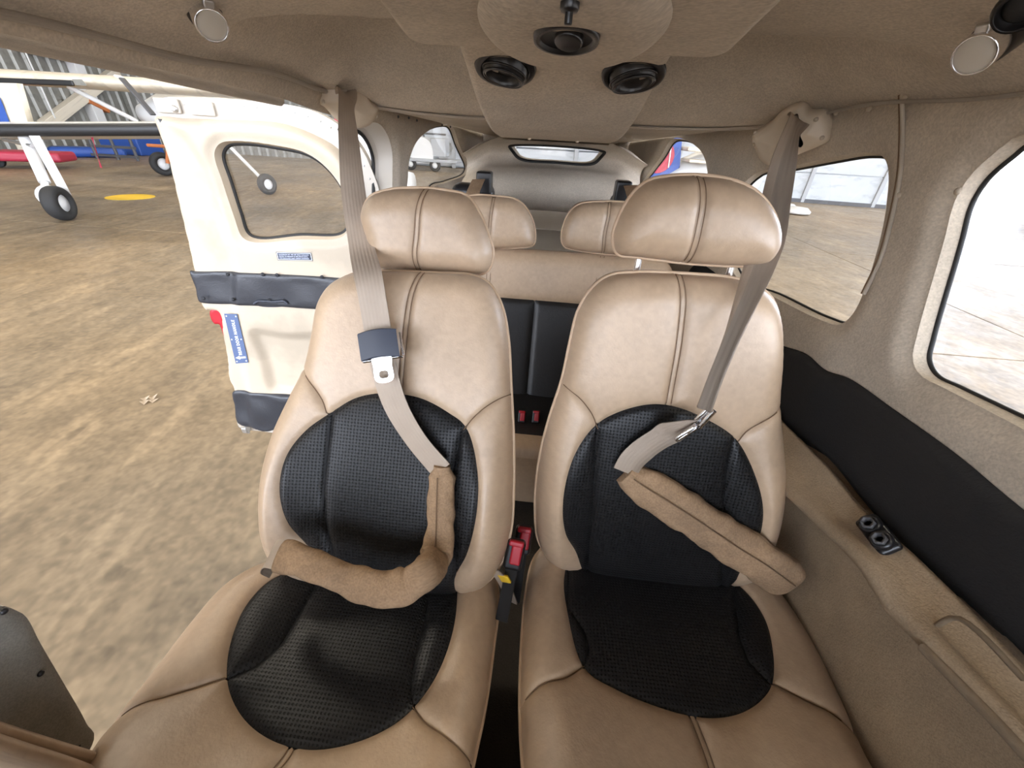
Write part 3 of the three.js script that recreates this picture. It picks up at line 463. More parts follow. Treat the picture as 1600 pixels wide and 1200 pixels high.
// A sewn pad: panels cut along seams, each domed between its seams, edge piping, side gusset and back cover.
function pad(root, F, S) {
  const O = smooth2(S.outline, 170), sdO = sdPoly(O), bb = bounds(O, 0.004), cell = S.cell ?? 0.005;
  const height = (a, b) => { const d = Math.max(0, -sdO(a, b)); return S.H * Math.sqrt(1 - (1 - clamp(d / S.R)) ** 2) + (S.form ? S.form(a, b, d) * clamp(d / S.R) : 0); };
  const puff = (d) => S.puff * (1 - Math.exp(-d / 0.018)) - 0.0035 * Math.exp(-((d / 0.004) ** 2));
  const surf = (a, b, d) => F(a, b, height(a, b) + puff(d));
  const on = (a, b, lift = -0.0015) => F(a, b, height(a, b) + lift);
  const mk = (name, sd, mat) => { const g = panel(sd, bb, cell, surf); if (g.index.count) obj(name, g, mat, root); };
  const seamThread = (pts, name = 'seam', r = 0.0008) => { const q = smooth2(pts, 40, false).filter(([x, y]) => sdO(x, y) < -0.003); if (q.length > 2) obj(name, tube(q.map(([x, y]) => on(x, y)), r, 5, false, q.length), M.thread, root); };
  let rest = [sdO];
  if (S.disc) {
    const D = smooth2(S.disc, 130), sdD = sdPoly(D), sdB = sdPoly(S.band), ac = D.reduce((t, p) => t + p[0], 0) / D.length;
    mk('insert_centre', inter(sdO, sdD, sdB), M.blackPerf);
    mk('insert_side', inter(sdO, sdD, not(sdB), (x) => x - ac), S.sideMat ?? M.blackPerf);
    mk('insert_side', inter(sdO, sdD, not(sdB), (x) => ac - x), S.sideMat ?? M.blackPerf);
    const sdU = sdPoly(S.split), acl = (x) => x - ac;
    mk('side_bolster', inter(sdO, not(sdD), not(sdU), acl), M.tan);
    mk('side_bolster', inter(sdO, not(sdD), not(sdU), (x) => ac - x), M.tan);
    rest = [sdO, not(sdD), sdU];
    for (const l of S.seams) seamThread(l);
    const dk = D.filter(([x, y]) => sdO(x, y) < -0.004); 
  }
  if (S.strip) {
    const st = smooth2(S.strip, 40, false), dl = distLine(st), side = (x, y) => { let best = 1e9, s = 1; for (let i = 0; i < st.length - 1; i++) { const mx = (st[i][0] + st[i + 1][0]) / 2, my = (st[i][1] + st[i + 1][1]) / 2, q = (x - mx) ** 2 + (y - my) ** 2; if (q < best) { best = q; s = (st[i + 1][0] - st[i][0]) * (y - st[i][1]) - (st[i + 1][1] - st[i][1]) * (x - st[i][0]) > 0 ? 1 : -1; } } return s; };
    const nm = S.restName ?? 'upper_panel', hw = S.stripHalf ?? 0.004;
    mk(nm, inter(...rest, (x, y) => (side(x, y) > 0 ? Math.max(hw - dl(x, y), -1) : dl(x, y) + hw)), M.tan);
    mk(nm, inter(...rest, (x, y) => (side(x, y) < 0 ? Math.max(hw - dl(x, y), -1) : dl(x, y) + hw)), M.tan);
    mk('centre_strip', inter(...rest, (x, y) => dl(x, y) - hw), M.tan);
    for (const k of [-1, 1]) { const q = []; for (let i = 0; i < st.length; i++) { const a = st[Math.max(0, i - 1)], b = st[Math.min(st.length - 1, i + 1)], l = Math.hypot(b[0] - a[0], b[1] - a[1]), x = st[i][0] - (b[1] - a[1]) / l * hw * k, y = st[i][1] + (b[0] - a[0]) / l * hw * k; if (rest.every((f) => f(x, y) < -0.002)) q.push(on(x, y, -0.0013)); } if (q.length > 2) obj('stitching', tube(q, 0.00065, 5, false, q.length * 2), M.thread, root); }
  } else if (!S.noRest) mk(S.restName ?? 'upper_panel', inter(...rest), M.tan);
  const edge = O.map(([x, y]) => F(x, y, 0.001)), back = O.map(([x, y]) => F(x * S.taper + (S.cx ?? 0) * (1 - S.taper), y, -S.T));
  obj('piping', tube(edge.filter((_, i) => i % 2 === 0), 0.0032, 7, true, 170), M.tanPipe, root);
  const mid = O.map(([x, y]) => F(x * (1 + S.taper) / 2 + 0.0, y, -S.T * 0.5).lerp(F(x, y, -S.T * 0.5), 0.7));
  obj('side_gusset', [ribbonBetween(edge, mid), ribbonBetween(mid, back)], M.tan, root);
  const bp = O.map(([x, y]) => [x * S.taper + (S.cx ?? 0) * (1 - S.taper), y]);
  obj('back_cover', panel(sdPoly(bp), bounds(bp), 0.02, (a, b) => F(a, b, -S.T)), M.tan, root);
  return { on, height };
}
const FLB = frame([[-0.25,1.09,-0.42],[1.0000,0.0000,0.0000],[0.0000,0.8815,-0.4722]]), FRB = frame([[0.25,1.09,-0.53],[1.0000,0.0000,0.0000],[0.0000,0.9741,-0.2261]]), FLC = frame([[-0.25,1.06,-0.42],[1.0000,0.0000,0.0000],[0.0000,-0.0599,-0.9982]]), FRC = frame([[0.25,1.06,-0.53],[1.0000,0.0000,0.0000],[0.0000,-0.0599,-0.9982]]), FLH = frame([[-0.25,1.6,-0.77],[1.0000,0.0000,0.0000],[0.0000,0.9899,-0.1414]]), FRH = frame([[0.25,1.67,-0.67],[1.0000,0.0000,0.0000],[0.0000,0.9975,-0.0712]]), FBB = frame([[0,1.2,-1.28],[1.0000,0.0000,0.0000],[0.0000,0.9724,-0.2334]]), FBH = frame([[0,1.54,-1.36],[1.0000,0.0000,0.0000],[0.0000,0.9982,-0.0599]]);
function seatBase(t, x, z, w) {
  obj('pedestal', rbox([x, 0.93, z], [w, 0.17, 0.36], 0.015), M.blackSmooth, t);
  for (const sx of [-1, 1]) for (const dz of [-0.16, 0.16]) obj('leg', cyl([x + sx * w * 0.42, 0.764, z + dz], [x + sx * w * 0.42, 0.87, z + dz], 0.011), M.darkGrey, t);
  for (const sx of [-1, 1]) obj('rail_shoe', rbox([x + sx * w * 0.42, 0.772, z], [0.03, 0.018, 0.42], 0.004), M.steel, t);
}
const backForm = (a, b) => 0.012 * Math.exp(-(((b - 0.2) / 0.13) ** 2)) + 0.02 * sstep(0.12, 0.22, Math.abs(a)) * sstep(0.45, 0.2, b);
const cushForm = (a, b) => 0.016 * sstep(0.1, 0.24, Math.abs(a)) - 0.006 + 0.012 * sstep(-0.2, -0.34, b) - 0.012 * sstep(-0.4, -0.52, b);
{
  const t = thing('cabin_seat', 'tan leather seat next to the open doorway, strap with navy buckle plate lying over it', 'seat', [-0.25, 0.764, -0.3]);
  pad(t, FLB, { H: 0.05, R: 0.05, T: 0.085, taper: 0.9, puff: 0.006, form: backForm, cx: 0,
    outline: [[-0.175,0.017],[-0.221,0.053],[-0.241,0.099],[-0.248,0.157],[-0.245,0.228],[-0.23,0.302],[-0.205,0.367],[-0.179,0.428],[-0.168,0.49],[-0.16,0.545],[-0.138,0.582],[-0.102,0.604],[-0.044,0.614],[0.052,0.618],[0.121,0.619],[0.153,0.607],[0.18,0.568],[0.197,0.509],[0.209,0.427],[0.222,0.331],[0.231,0.234],[0.233,0.147],[0.219,0.079],[0.189,0.037],[0.059,0.01],[-0.069,0.005]],
    disc: [[-0.014,0.393],[-0.062,0.38],[-0.102,0.352],[-0.147,0.314],[-0.174,0.267],[-0.179,0.201],[-0.164,0.144],[-0.134,0.103],[-0.11,0.069],[-0.087,-0.027],[0.135,-0.011],[0.142,0.075],[0.161,0.125],[0.173,0.204],[0.168,0.273],[0.14,0.347],[0.106,0.37],[0.053,0.391]],
    band: [[-0.101,0.402],[-0.102,0.353],[-0.105,0.285],[-0.106,0.214],[-0.1,0.155],[-0.087,0.096],[-0.07,-0.075],[0.159,-0.045],[0.139,0.123],[0.126,0.192],[0.123,0.268],[0.13,0.318],[0.138,0.348],[0.138,0.424]],
    split: [...[[-0.189,0.43],[-0.16,0.411],[-0.138,0.391],[-0.121,0.369],[-0.112,0.348]], ...[[0.136,0.343],[0.151,0.365],[0.172,0.387],[0.194,0.402],[0.231,0.417]], [0.5, 0.9], [-0.6, 0.9]],
    seams: [[[-0.16,0.411],[-0.138,0.391],[-0.121,0.369],[-0.112,0.348]], [[0.136,0.343],[0.151,0.365],[0.172,0.387],[0.194,0.402],[0.211,0.409]]],
    strip: [[0.034,0.62],[0.032,0.604],[0.023,0.554],[0.019,0.486],[0.018,0.435],[0.017,0.389]] });
  pad(t, FLC, { H: 0.055, R: 0.06, T: 0.09, taper: 0.94, puff: 0.007, form: cushForm, restName: 'front_panel',
    outline: [[-0.178,0.071],[-0.262,0.032],[-0.296,0.001],[-0.318,-0.043],[-0.323,-0.107],[-0.321,-0.188],[-0.321,-0.243],[-0.317,-0.29],[-0.308,-0.34],[-0.281,-0.37],[-0.218,-0.393],[-0.081,-0.397],[0.106,-0.379],[0.19,-0.357],[0.207,-0.32],[0.211,-0.273],[0.213,-0.233],[0.22,-0.162],[0.222,-0.064],[0.22,0.022],[0.204,0.077],[0.154,0.108]],
    disc: [[-0.162,0.01],[-0.211,-0.027],[-0.223,-0.079],[-0.21,-0.134],[-0.189,-0.175],[-0.165,-0.203],[-0.129,-0.228],[-0.084,-0.246],[-0.037,-0.254],[0.003,-0.252],[0.051,-0.237],[0.089,-0.215],[0.114,-0.19],[0.137,-0.147],[0.148,-0.091],[0.146,-0.029],[0.132,0.022],[0.1,0.044],[-0.043,0.038]],
    band: [[-0.153,0.043],[-0.13,-0.026],[-0.13,-0.069],[-0.131,-0.125],[-0.149,-0.164],[-0.184,-0.195],[-0.127,-0.287],[0.15,-0.264],[0.116,-0.192],[0.102,-0.164],[0.095,-0.118],[0.096,-0.07],[0.089,-0.017],[0.063,0.072]],
    split: [...[[-0.319,-0.262],[-0.287,-0.24],[-0.247,-0.225],[-0.212,-0.207],[-0.181,-0.188]], ...[[0.113,-0.189],[0.138,-0.207],[0.175,-0.222],[0.209,-0.233],[0.26,-0.244]], [0.5, -0.9], [-0.7, -0.9]],
    seams: [[[-0.297,-0.246],[-0.287,-0.24],[-0.247,-0.225],[-0.212,-0.207],[-0.181,-0.188]], [[0.113,-0.189],[0.138,-0.207],[0.175,-0.222],[0.209,-0.233],[0.233,-0.24]]],
    strip: [[-0.037,-0.243],[-0.037,-0.264],[-0.043,-0.281],[-0.046,-0.309],[-0.037,-0.351],[-0.017,-0.39]] });
  const hr = new THREE.Group(); hr.name = 'headrest'; hr.position.set(-0.0, 0.9, -0.45); t.add(hr); hr.updateMatrixWorld(true);
  pad(hr, FLH, { H: 0.05, R: 0.05, T: 0.055, taper: 0.9, puff: 0.003, restName: 'headrest_panel',
    outline: [[-0.08,0.02],[-0.096,0.073],[-0.104,0.115],[-0.087,0.146],[-0.053,0.16],[0.002,0.167],[0.062,0.166],[0.098,0.159],[0.12,0.135],[0.142,0.091],[0.15,0.062],[0.144,0.033],[0.128,0.021],[0.061,0.017],[-0.043,0.017]],
    strip: [[0.027,0.175],[0.02,0.139],[0.014,0.086],[0.009,0.052],[0.01,0.014]] });
  for (const u of [-0.06, 0.075]) obj('support_post', cyl(FLH(u, -0.09, -0.025).toArray(), FLH(u, 0.03, -0.025).toArray(), 0.006), M.chrome, hr);
  seatBase(t, -0.26, -0.22, 0.38);
}
{
  const t = thing('cabin_seat', 'tan leather seat beside the side windows with raised headrest on chrome posts', 'seat', [0.25, 0.764, -0.4]);
  pad(t, FRB, { H: 0.045, R: 0.05, T: 0.085, taper: 0.9, puff: 0.006, form: backForm,
    outline: [[-0.176,0.002],[-0.208,0.043],[-0.222,0.114],[-0.226,0.191],[-0.223,0.263],[-0.214,0.329],[-0.199,0.407],[-0.192,0.482],[-0.186,0.529],[-0.169,0.568],[-0.143,0.593],[-0.092,0.603],[-0.01,0.606],[0.051,0.605],[0.094,0.596],[0.124,0.577],[0.145,0.543],[0.165,0.479],[0.18,0.41],[0.205,0.337],[0.23,0.26],[0.243,0.189],[0.247,0.122],[0.238,0.048],[0.173,-0.004],[0.015,-0.019],[-0.109,-0.011]],
    disc: [[-0.041,0.391],[-0.092,0.374],[-0.133,0.344],[-0.165,0.285],[-0.176,0.202],[-0.162,0.116],[-0.135,0.065],[-0.112,0.007],[-0.063,-0.089],[0.166,-0.052],[0.175,0.066],[0.183,0.162],[0.172,0.231],[0.138,0.302],[0.102,0.345],[0.049,0.373],[0.003,0.388]],
    band: [[-0.141,0.418],[-0.134,0.348],[-0.129,0.298],[-0.123,0.218],[-0.114,0.118],[-0.089,-0.168],[0.197,-0.119],[0.143,0.077],[0.125,0.15],[0.108,0.246],[0.102,0.298],[0.103,0.342],[0.082,0.44]],
    split: [...[[-0.238,0.413],[-0.195,0.401],[-0.168,0.389],[-0.145,0.365],[-0.13,0.337]], ...[[0.11,0.338],[0.12,0.358],[0.142,0.378],[0.167,0.393],[0.201,0.412]], [0.6, 0.9], [-0.6, 0.9]],
    seams: [[[-0.202,0.404],[-0.193,0.401],[-0.168,0.389],[-0.145,0.365],[-0.13,0.337]], [[0.11,0.338],[0.12,0.358],[0.142,0.378],[0.167,0.393]]],
    strip: [[-0.036,0.616],[-0.033,0.596],[-0.026,0.547],[-0.021,0.491],[-0.019,0.43],[-0.018,0.384]] });
  pad(t, FRC, { H: 0.055, R: 0.06, T: 0.09, taper: 0.94, puff: 0.007, form: cushForm, restName: 'front_panel',
    outline: [[-0.116,0.076],[-0.191,0.048],[-0.214,0.013],[-0.226,-0.065],[-0.228,-0.16],[-0.224,-0.26],[-0.214,-0.337],[-0.199,-0.399],[-0.166,-0.439],[-0.066,-0.448],[0.089,-0.433],[0.21,-0.406],[0.271,-0.368],[0.293,-0.324],[0.294,-0.283],[0.304,-0.213],[0.309,-0.113],[0.297,-0.023],[0.269,0.048],[0.168,0.086]],
    disc: [[-0.133,-0.004],[-0.153,-0.058],[-0.148,-0.132],[-0.123,-0.218],[-0.073,-0.244],[-0.03,-0.257],[0.021,-0.266],[0.065,-0.266],[0.105,-0.257],[0.147,-0.237],[0.179,-0.209],[0.204,-0.154],[0.214,-0.097],[0.199,-0.043],[0.152,0.004],[0.01,0.018]],
    band: [[-0.139,0.038],[-0.147,-0.117],[-0.117,-0.16],[-0.113,-0.186],[-0.125,-0.219],[-0.162,-0.349],[0.195,-0.31],[0.177,-0.212],[0.156,-0.175],[0.158,-0.132],[0.176,-0.07],[0.224,0.088]],
    split: [...[[-0.247,-0.283],[-0.213,-0.262],[-0.195,-0.252],[-0.159,-0.241],[-0.124,-0.216]], ...[[0.18,-0.21],[0.195,-0.219],[0.221,-0.234],[0.26,-0.25],[0.319,-0.259]], [0.6, -0.9], [-0.6, -0.9]],
    seams: [[[-0.217,-0.264],[-0.195,-0.252],[-0.159,-0.241],[-0.124,-0.216]], [[0.18,-0.21],[0.195,-0.219],[0.221,-0.234],[0.26,-0.25]]],
    strip: [[0.033,-0.253],[0.037,-0.285],[0.04,-0.313],[0.041,-0.333],[0.04,-0.376],[0.024,-0.438]] });
  const hr = new THREE.Group(); hr.name = 'headrest'; hr.position.set(0, 0.95, -0.28); t.add(hr); hr.updateMatrixWorld(true);
  pad(hr, FRH, { H: 0.05, R: 0.05, T: 0.055, taper: 0.9, puff: 0.003, restName: 'headrest_panel',
    outline: [[-0.136,0.035],[-0.145,0.058],[-0.14,0.091],[-0.125,0.123],[-0.106,0.14],[-0.074,0.148],[-0.037,0.151],[0.01,0.148],[0.051,0.135],[0.084,0.11],[0.102,0.084],[0.107,0.06],[0.098,0.037],[0.082,0.03],[0.007,0.026],[-0.055,0.027],[-0.11,0.03],[-0.125,0.03]],
    strip: [[-0.039,0.16],[-0.037,0.138],[-0.034,0.106],[-0.031,0.062],[-0.028,0.014]] });
  for (const [u] of [[-0.095], [0.055]]) { const p0 = FRH(u, -0.07, -0.012), p1 = FRH(u, 0.04, -0.012); obj('support_post', cyl(p0.toArray(), p1.toArray(), 0.0055), M.chrome, hr); obj('post_collar', lathe([[0.006, 0.003], [0.011, 0.002], [0.012, -0.002], [0.012, -0.005]], FRH(u, 0.0, -0.012).toArray(), [0, 1, 0], 16), M.blackPlastic, hr); }
  seatBase(t, 0.26, -0.33, 0.38);
}
{ // ----- rear bench -----
  const t = thing('rear_bench', 'tan rear bench seat with black lower backrest and two headrests', 'seat', [0, 0.764, -1.2]);
  const out = smooth2([[-0.43, -0.2], [0.43, -0.2], [0.44, 0.0], [0.44, 0.26], [0.40, 0.335], [0.2, 0.345], [-0.2, 0.34], [-0.40, 0.325], [-0.44, 0.25], [-0.44, 0.0]], 150), sdO = sdPoly(out), bb = bounds(out, 0.004);
  const yy = (a) => 0.183 - 0.02 * a * a, hgt = (a, b) => 0.04 * Math.sqrt(1 - (1 - clamp(-sdO(a, b) / 0.05)) ** 2), surf = (a, b, d) => FBB(a, b, hgt(a, b) + 0.008 * (1 - Math.exp(-d / 0.02)) - 0.004 * Math.exp(-((d / 0.005) ** 2)));
  obj('upper_panel', panel(inter(sdO, (a, b) => yy(a) - b), bb, 0.008, surf), M.tan, t);
  obj('lower_insert', panel(inter(sdO, (a, b) => b - yy(a), (a) => a + 0.02), bb, 0.008, surf), M.blackSmooth, t);
  obj('lower_insert', panel(inter(sdO, (a, b) => b - yy(a), (a) => -0.02 - a), bb, 0.008, surf), M.blackSmooth, t);
  const e = out.map(([x, y]) => FBB(x, y, 0)), bk = out.map(([x, y]) => FBB(x * 0.97, y, -0.09));
  obj('side_gusset', ribbonBetween(e, bk), M.tan, t); obj('back_cover', panel(sdO, bb, 0.03, (a, b) => FBB(a * 0.97, b, -0.09)), M.tan, t);
  for (const l of [[[0.186, 0.34], [0.18, 0.27], [0.17, 0.19]], [[-0.18, 0.33], [-0.18, 0.26], [-0.18, 0.19]]]) for (const o of [-0.006, 0.006]) obj('stitching', tube(l.map(([a, b]) => FBB(a + o, b, hgt(a, b) + 0.0075)), 0.001, 5), M.thread, t);
  const hd = (outl, strip) => { const hr = new THREE.Group(); hr.name = 'headrest'; t.add(hr); hr.updateMatrixWorld(true); pad(hr, FBH, { H: 0.045, R: 0.05, T: 0.05, taper: 0.92, puff: 0.003, restName: 'headrest_panel', cell: 0.007, outline: outl, strip, cx: outl[0][0] }); };
  hd([[-0.329,-0.013],[-0.349,0.034],[-0.344,0.084],[-0.309,0.124],[-0.243,0.147],[-0.171,0.149],[-0.104,0.142],[-0.065,0.111],[-0.04,0.059],[-0.04,0.011],[-0.09,-0.003],[-0.22,-0.014]], [[-0.173,0.171],[-0.177,0.126],[-0.182,0.07],[-0.183,-0.029]]);
  hd([[0.048,0.037],[0.05,0.077],[0.065,0.116],[0.092,0.141],[0.16,0.153],[0.249,0.155],[0.3,0.143],[0.332,0.108],[0.35,0.052],[0.341,0.001],[0.227,-0.003],[0.101,0.003],[0.061,0.012]], [[0.184,0.169],[0.182,0.112],[0.18,0.056],[0.189,-0.022]]);
  // cushion
  const fc = frame([[0, 1.02, -1.26], [1, 0, 0], [0, 0, -1]]);
  const co = smooth2([[-0.43, 0.02], [-0.44, -0.2], [-0.42, -0.33], [-0.3, -0.345], [0.3, -0.345], [0.42, -0.33], [0.44, -0.2], [0.43, 0.02]], 120), sc = sdPoly(co);
  const cs = (a, b) => fc(a, b, 0.04 * Math.sqrt(1 - (1 - clamp(-sc(a, b) / 0.045)) ** 2));
  obj('cushion_insert', panel(inter(sc, (a, b) => -0.285 - b, (a) => Math.abs(a) - 0.34), bounds(co, 0.004), 0.01, cs), M.blackSmooth, t);
  obj('cushion_border', panel(inter(sc, (a, b) => Math.min(b + 0.285, 0.34 - Math.abs(a)) ), bounds(co, 0.004), 0.01, cs), M.tan, t);
  obj('cushion_front', ribbonBetween(co.map(([x, y]) => fc(x, y, 0)), co.map(([x, y]) => fc(x, y * 0.98, -0.2))), M.tan, t);
  obj('bench_base', rbox([0, 0.79, -1.12], [0.8, 0.05, 0.3], 0.01), M.blackSmooth, t);
}

{ // ----- the two front seats, seen only by the shade they give -----
  for (const [x, lab] of [[-0.28, 'tan front seat whose back stands ahead of the doorway seat'], [0.28, 'tan front seat whose back stands ahead of the window-side seat']]) {
    const t = thing('front_seat', lab, 'seat', [x, 0.764, 0.45], undefined), F = frame([[x, 1.04, 0.34], [1, 0, 0], [0, 0.55, -0.1]]);
    pad(t, F, { H: 0.045, R: 0.05, T: 0.08, taper: 0.9, puff: 0.004, cell: 0.012, restName: 'backrest_panel', outline: [[-0.2, -0.02], [0.2, -0.02], [0.225, 0.12], [0.2, 0.36], [0.15, 0.52], [0.1, 0.555], [-0.1, 0.555], [-0.15, 0.52], [-0.2, 0.36], [-0.225, 0.12]], strip: [[0, 0.6], [0, 0.3], [0, -0.1]] });
    const G = frame([[x, 1.04, 0.36], [1, 0, 0], [0, -0.02, -0.5]]);
    pad(t, G, { H: 0.05, R: 0.05, T: 0.08, taper: 0.94, puff: 0.004, cell: 0.012, restName: 'cushion_panel', outline: [[-0.22, 0], [0.22, 0], [0.24, -0.25], [0.2, -0.46], [-0.2, -0.46], [-0.24, -0.25]], strip: [[0, 0.05], [0, -0.3], [0, -0.5]] });
    seatBase(t, x, 0.58, 0.36);
  }
}
// ================= open rear cargo door =================
const FD = frame([[-0.585,0.76,-1.42],[0.9869,0.0000,-0.1615],[0.0000,1.0000,0.0000]]);
{
  const t = thing('cargo_door', 'cream cargo door swung open with window, navy pads and placards', 'door', FD(0, 0, 0).toArray());
  const outer = smooth2([...[[-0.592,1.131],[-0.512,1.141],[-0.414,1.143],[-0.315,1.142],[-0.225,1.138],[-0.145,1.123],[-0.076,1.088],[-0.029,1.038],[-0.001,0.971],[0.014,0.891]], [-0.03, 0.75], [-0.03, 0.3], [-0.08, -0.03], ...[[-0.56,-0.126],[-0.641,-0.114],[-0.735,-0.091],[-0.713,0.009],[-0.687,0.137],[-0.69,0.175],[-0.669,0.267],[-0.651,0.376],[-0.636,0.473],[-0.681,0.482],[-0.674,0.586],[-0.657,0.69],[-0.636,0.846],[-0.617,0.993],[-0.603,1.093]]], 260);
  const inner = smooth2([...[[-0.617,1.086],[-0.531,1.089],[-0.445,1.091],[-0.348,1.093],[-0.257,1.091],[-0.168,1.067],[-0.096,1.028],[-0.054,0.968],[-0.033,0.889]], [-0.06, 0.75], [-0.06, 0.3], [-0.1, -0.01], ...[[-0.551,-0.092],[-0.633,-0.084],[-0.725,-0.076],[-0.713,0.009],[-0.687,0.137],[-0.692,0.169],[-0.669,0.267],[-0.651,0.376],[-0.636,0.473],[-0.681,0.482],[-0.674,0.586],[-0.657,0.69],[-0.636,0.846],[-0.617,0.993],[-0.618,1.06]]], 260);
  const win = smooth2([[-0.468,1],[-0.442,1.029],[-0.392,1.038],[-0.289,1.033],[-0.194,1.016],[-0.139,0.978],[-0.1,0.916],[-0.09,0.847],[-0.107,0.784],[-0.139,0.761],[-0.276,0.752],[-0.429,0.738],[-0.46,0.754],[-0.466,0.818],[-0.469,0.919]], 110), sdW = sdPoly(win);
  const scoop = sdPoly(smooth2([[-0.529,0.401],[-0.406,0.392],[-0.237,0.378],[-0.28,0.146],[-0.522,0.131],[-0.526,0.269]], 60)), ridge = [[-0.582,1.088],[-0.531,1.04],[-0.501,0.963],[-0.501,0.831],[-0.509,0.649],[-0.58,0.437],[-0.617,0.144],[-0.676,-0.137]], dr = distLine(ridge), rs = sdPoly([...ridge, [-0.9, -0.1], [-0.9, 1.2]]);
  const form = (a, b) => -0.022 * sstep(0.015, -0.035, scoop(a, b)) + 0.012 * sstep(-0.02, 0.02, rs(a, b)) - 0.010 * sstep(0.03, 0, sdW(a, b));
  const trim = (a, b, d) => FD(a, b, 0.02 * Math.sqrt(1 - (1 - clamp(d / 0.02)) ** 2) + form(a, b) * clamp(d / 0.02));
  const sI = sdPoly(inner);
  obj('inner_trim', panel(inter(sI, not(sdW)), bounds(inner), 0.008, (a, b) => trim(a, b, -sI(a, b))), M.cream, t);
  const sO = sdPoly(outer);
  obj('door_skin', [panel(inter(sO, not(sdW)), bounds(outer), 0.02, (a, b) => FD(a, b, 0)), panel(inter(sO, not(sdW)), bounds(outer), 0.02, (a, b) => FD(a, b, -0.04)), ribbonBetween(outer.map(([a, b]) => FD(a, b, 0)), outer.map(([a, b]) => FD(a, b, -0.04)))], M.creamPaint, t);
  const shrink = (k) => { let cx = 0, cy = 0; for (const p of win) { cx += p[0] / win.length; cy += p[1] / win.length; } return win.map((p) => { const l = Math.hypot(p[0] - cx, p[1] - cy); return [cx + (p[0] - cx) * (1 - k / l), cy + (p[1] - cy) * (1 - k / l)]; }); };
  obj('window_reveal', ribbonBetween(win.map(([a, b]) => trim(a, b, 0.05)), shrink(0.008).map(([a, b]) => FD(a, b, -0.012))), M.cream, t);
  const sl = shrink(0.009).map(([a, b]) => FD(a, b, -0.012)); obj('window_seal', tube(sl.filter((_, i) => i % 2), 0.006, 7, true, 120), M.seal, t);
  const wp = shrink(0.006); obj('window_pane', panel(sdPoly(wp), bounds(wp), 0.04, (a, b) => FD(a, b, -0.016)), M.glass, t);
  // bright bracket plates and rivets on the top flange
  for (const [p, q] of [[[[-0.599,1.096],[-0.532,1.095]], [0.05]], [[[-0.506,1.094],[-0.437,1.095]], [0.05]]]) { const [a0, b0] = p[0], [a1] = p[1]; const c = FD((a0 + a1) / 2, b0 + 0.03, 0.012); obj('hinge_plate', boxBetween(FD(a0, b0 + 0.022, 0.008).toArray(), FD(a1, b0 + 0.022, 0.008).toArray(), 0.01, 0.036), M.creamPaint, t); }
  const bolt = FD(...[[-0.545,1.111]][0], 0.018); obj('bolt', lathe([[0, 0.004], [0.006, 0.004], [0.009, 0.001], [0.009, -0.004]], bolt.toArray(), FD.n.toArray(), 16), M.steel, t);
  for (const [a, b] of [[-0.585,1.125],[-0.566,1.129],[-0.544,1.13],[-0.522,1.13],[-0.481,1.131],[-0.462,1.132],[-0.442,1.133],[-0.39,1.135],[-0.354,1.134],[-0.317,1.134],[-0.281,1.133],[-0.245,1.13],[-0.21,1.126],[-0.174,1.118],[-0.139,1.107],[-0.111,1.093],[-0.084,1.075],[-0.061,1.052],[-0.043,1.027],[-0.026,0.992],[-0.013,0.955],[-0.004,0.918]]) obj('rivet', lathe([[0, 0.0018], [0.0022, 0.0014], [0.003, 0]], FD(a, b - 0.006, 0.0).toArray(), FD.n.toArray(), 8), M.steel, t);
  obj('latch_slot', tube([[-0.594,1.084],[-0.595,1.073],[-0.597,1.063]].map(([a, b]) => FD(a, b, 0.012)), 0.008, 8), M.blackPlastic, t);
  const pad2 = (name, poly, amp) => { const q = smooth2(poly, 130), s = sdPoly(q); return obj(name, panel(s, bounds(q), 0.006, (a, b, d) => { const p = trim(a, b, Math.max(0.02, -sI(a, b))); return p.addScaledVector(FD.n, 0.002 + 0.007 * Math.sqrt(1 - (1 - clamp(d / 0.014)) ** 2) + amp * Math.sin(a * 31 + 1) * Math.sin(b * 27 + a * 9) * clamp(d / 0.03)); }), M.navy, t); };
  const band = [...[[-0.671,0.633],[-0.652,0.631],[-0.546,0.634],[-0.414,0.633],[-0.281,0.63],[-0.145,0.624],[-0.1,0.621]], [-0.07, 0.63], [-0.07, 0.53], ...[[-0.214,0.503],[-0.401,0.509],[-0.539,0.511],[-0.653,0.511],[-0.68,0.518],[-0.674,0.574]]];
  pad2('navy_pad', band, 0.003);
  for (const [a, b] of [[-0.535,0.63],[-0.417,0.633],[-0.369,0.632],[-0.215,0.629],[-0.647,0.539],[-0.546,0.537],[-0.42,0.537],[-0.371,0.536]]) obj('snap_button', lathe([[0, 0.005], [0.004, 0.004], [0.0065, 0.0015], [0.0065, -0.002]], FD(a, b, 0.043).toArray(), FD.n.toArray(), 12), M.navy, t);
  pad2('lower_navy_pad', [...[[-0.684,0.121],[-0.603,0.121],[-0.5,0.115],[-0.395,0.105],[-0.236,0.092]], [-0.12, 0.03], ...[[-0.456,-0.045],[-0.53,-0.063],[-0.606,-0.088],[-0.657,-0.069],[-0.697,-0.066],[-0.718,-0.044],[-0.702,0.044]]], 0.006);
  obj('pull_handle', [tube([[-0.476,0.523],[-0.46,0.533],[-0.402,0.532],[-0.365,0.535],[-0.358,0.525]].map(([a, b]) => FD(a, b, 0.045)), 0.005, 8), tube([[-0.482,0.519],[-0.457,0.512],[-0.388,0.513],[-0.363,0.521]].map(([a, b]) => FD(a, b, 0.032)), 0.005, 8)], M.bluePlastic, t);
  // red emergency handle at the free edge
  const rh = smooth2([[-0.677,0.462],[-0.664,0.478],[-0.629,0.481],[-0.634,0.436],[-0.64,0.382],[-0.646,0.368],[-0.656,0.368],[-0.656,0.398],[-0.659,0.417],[-0.673,0.417],[-0.679,0.428]], 50);
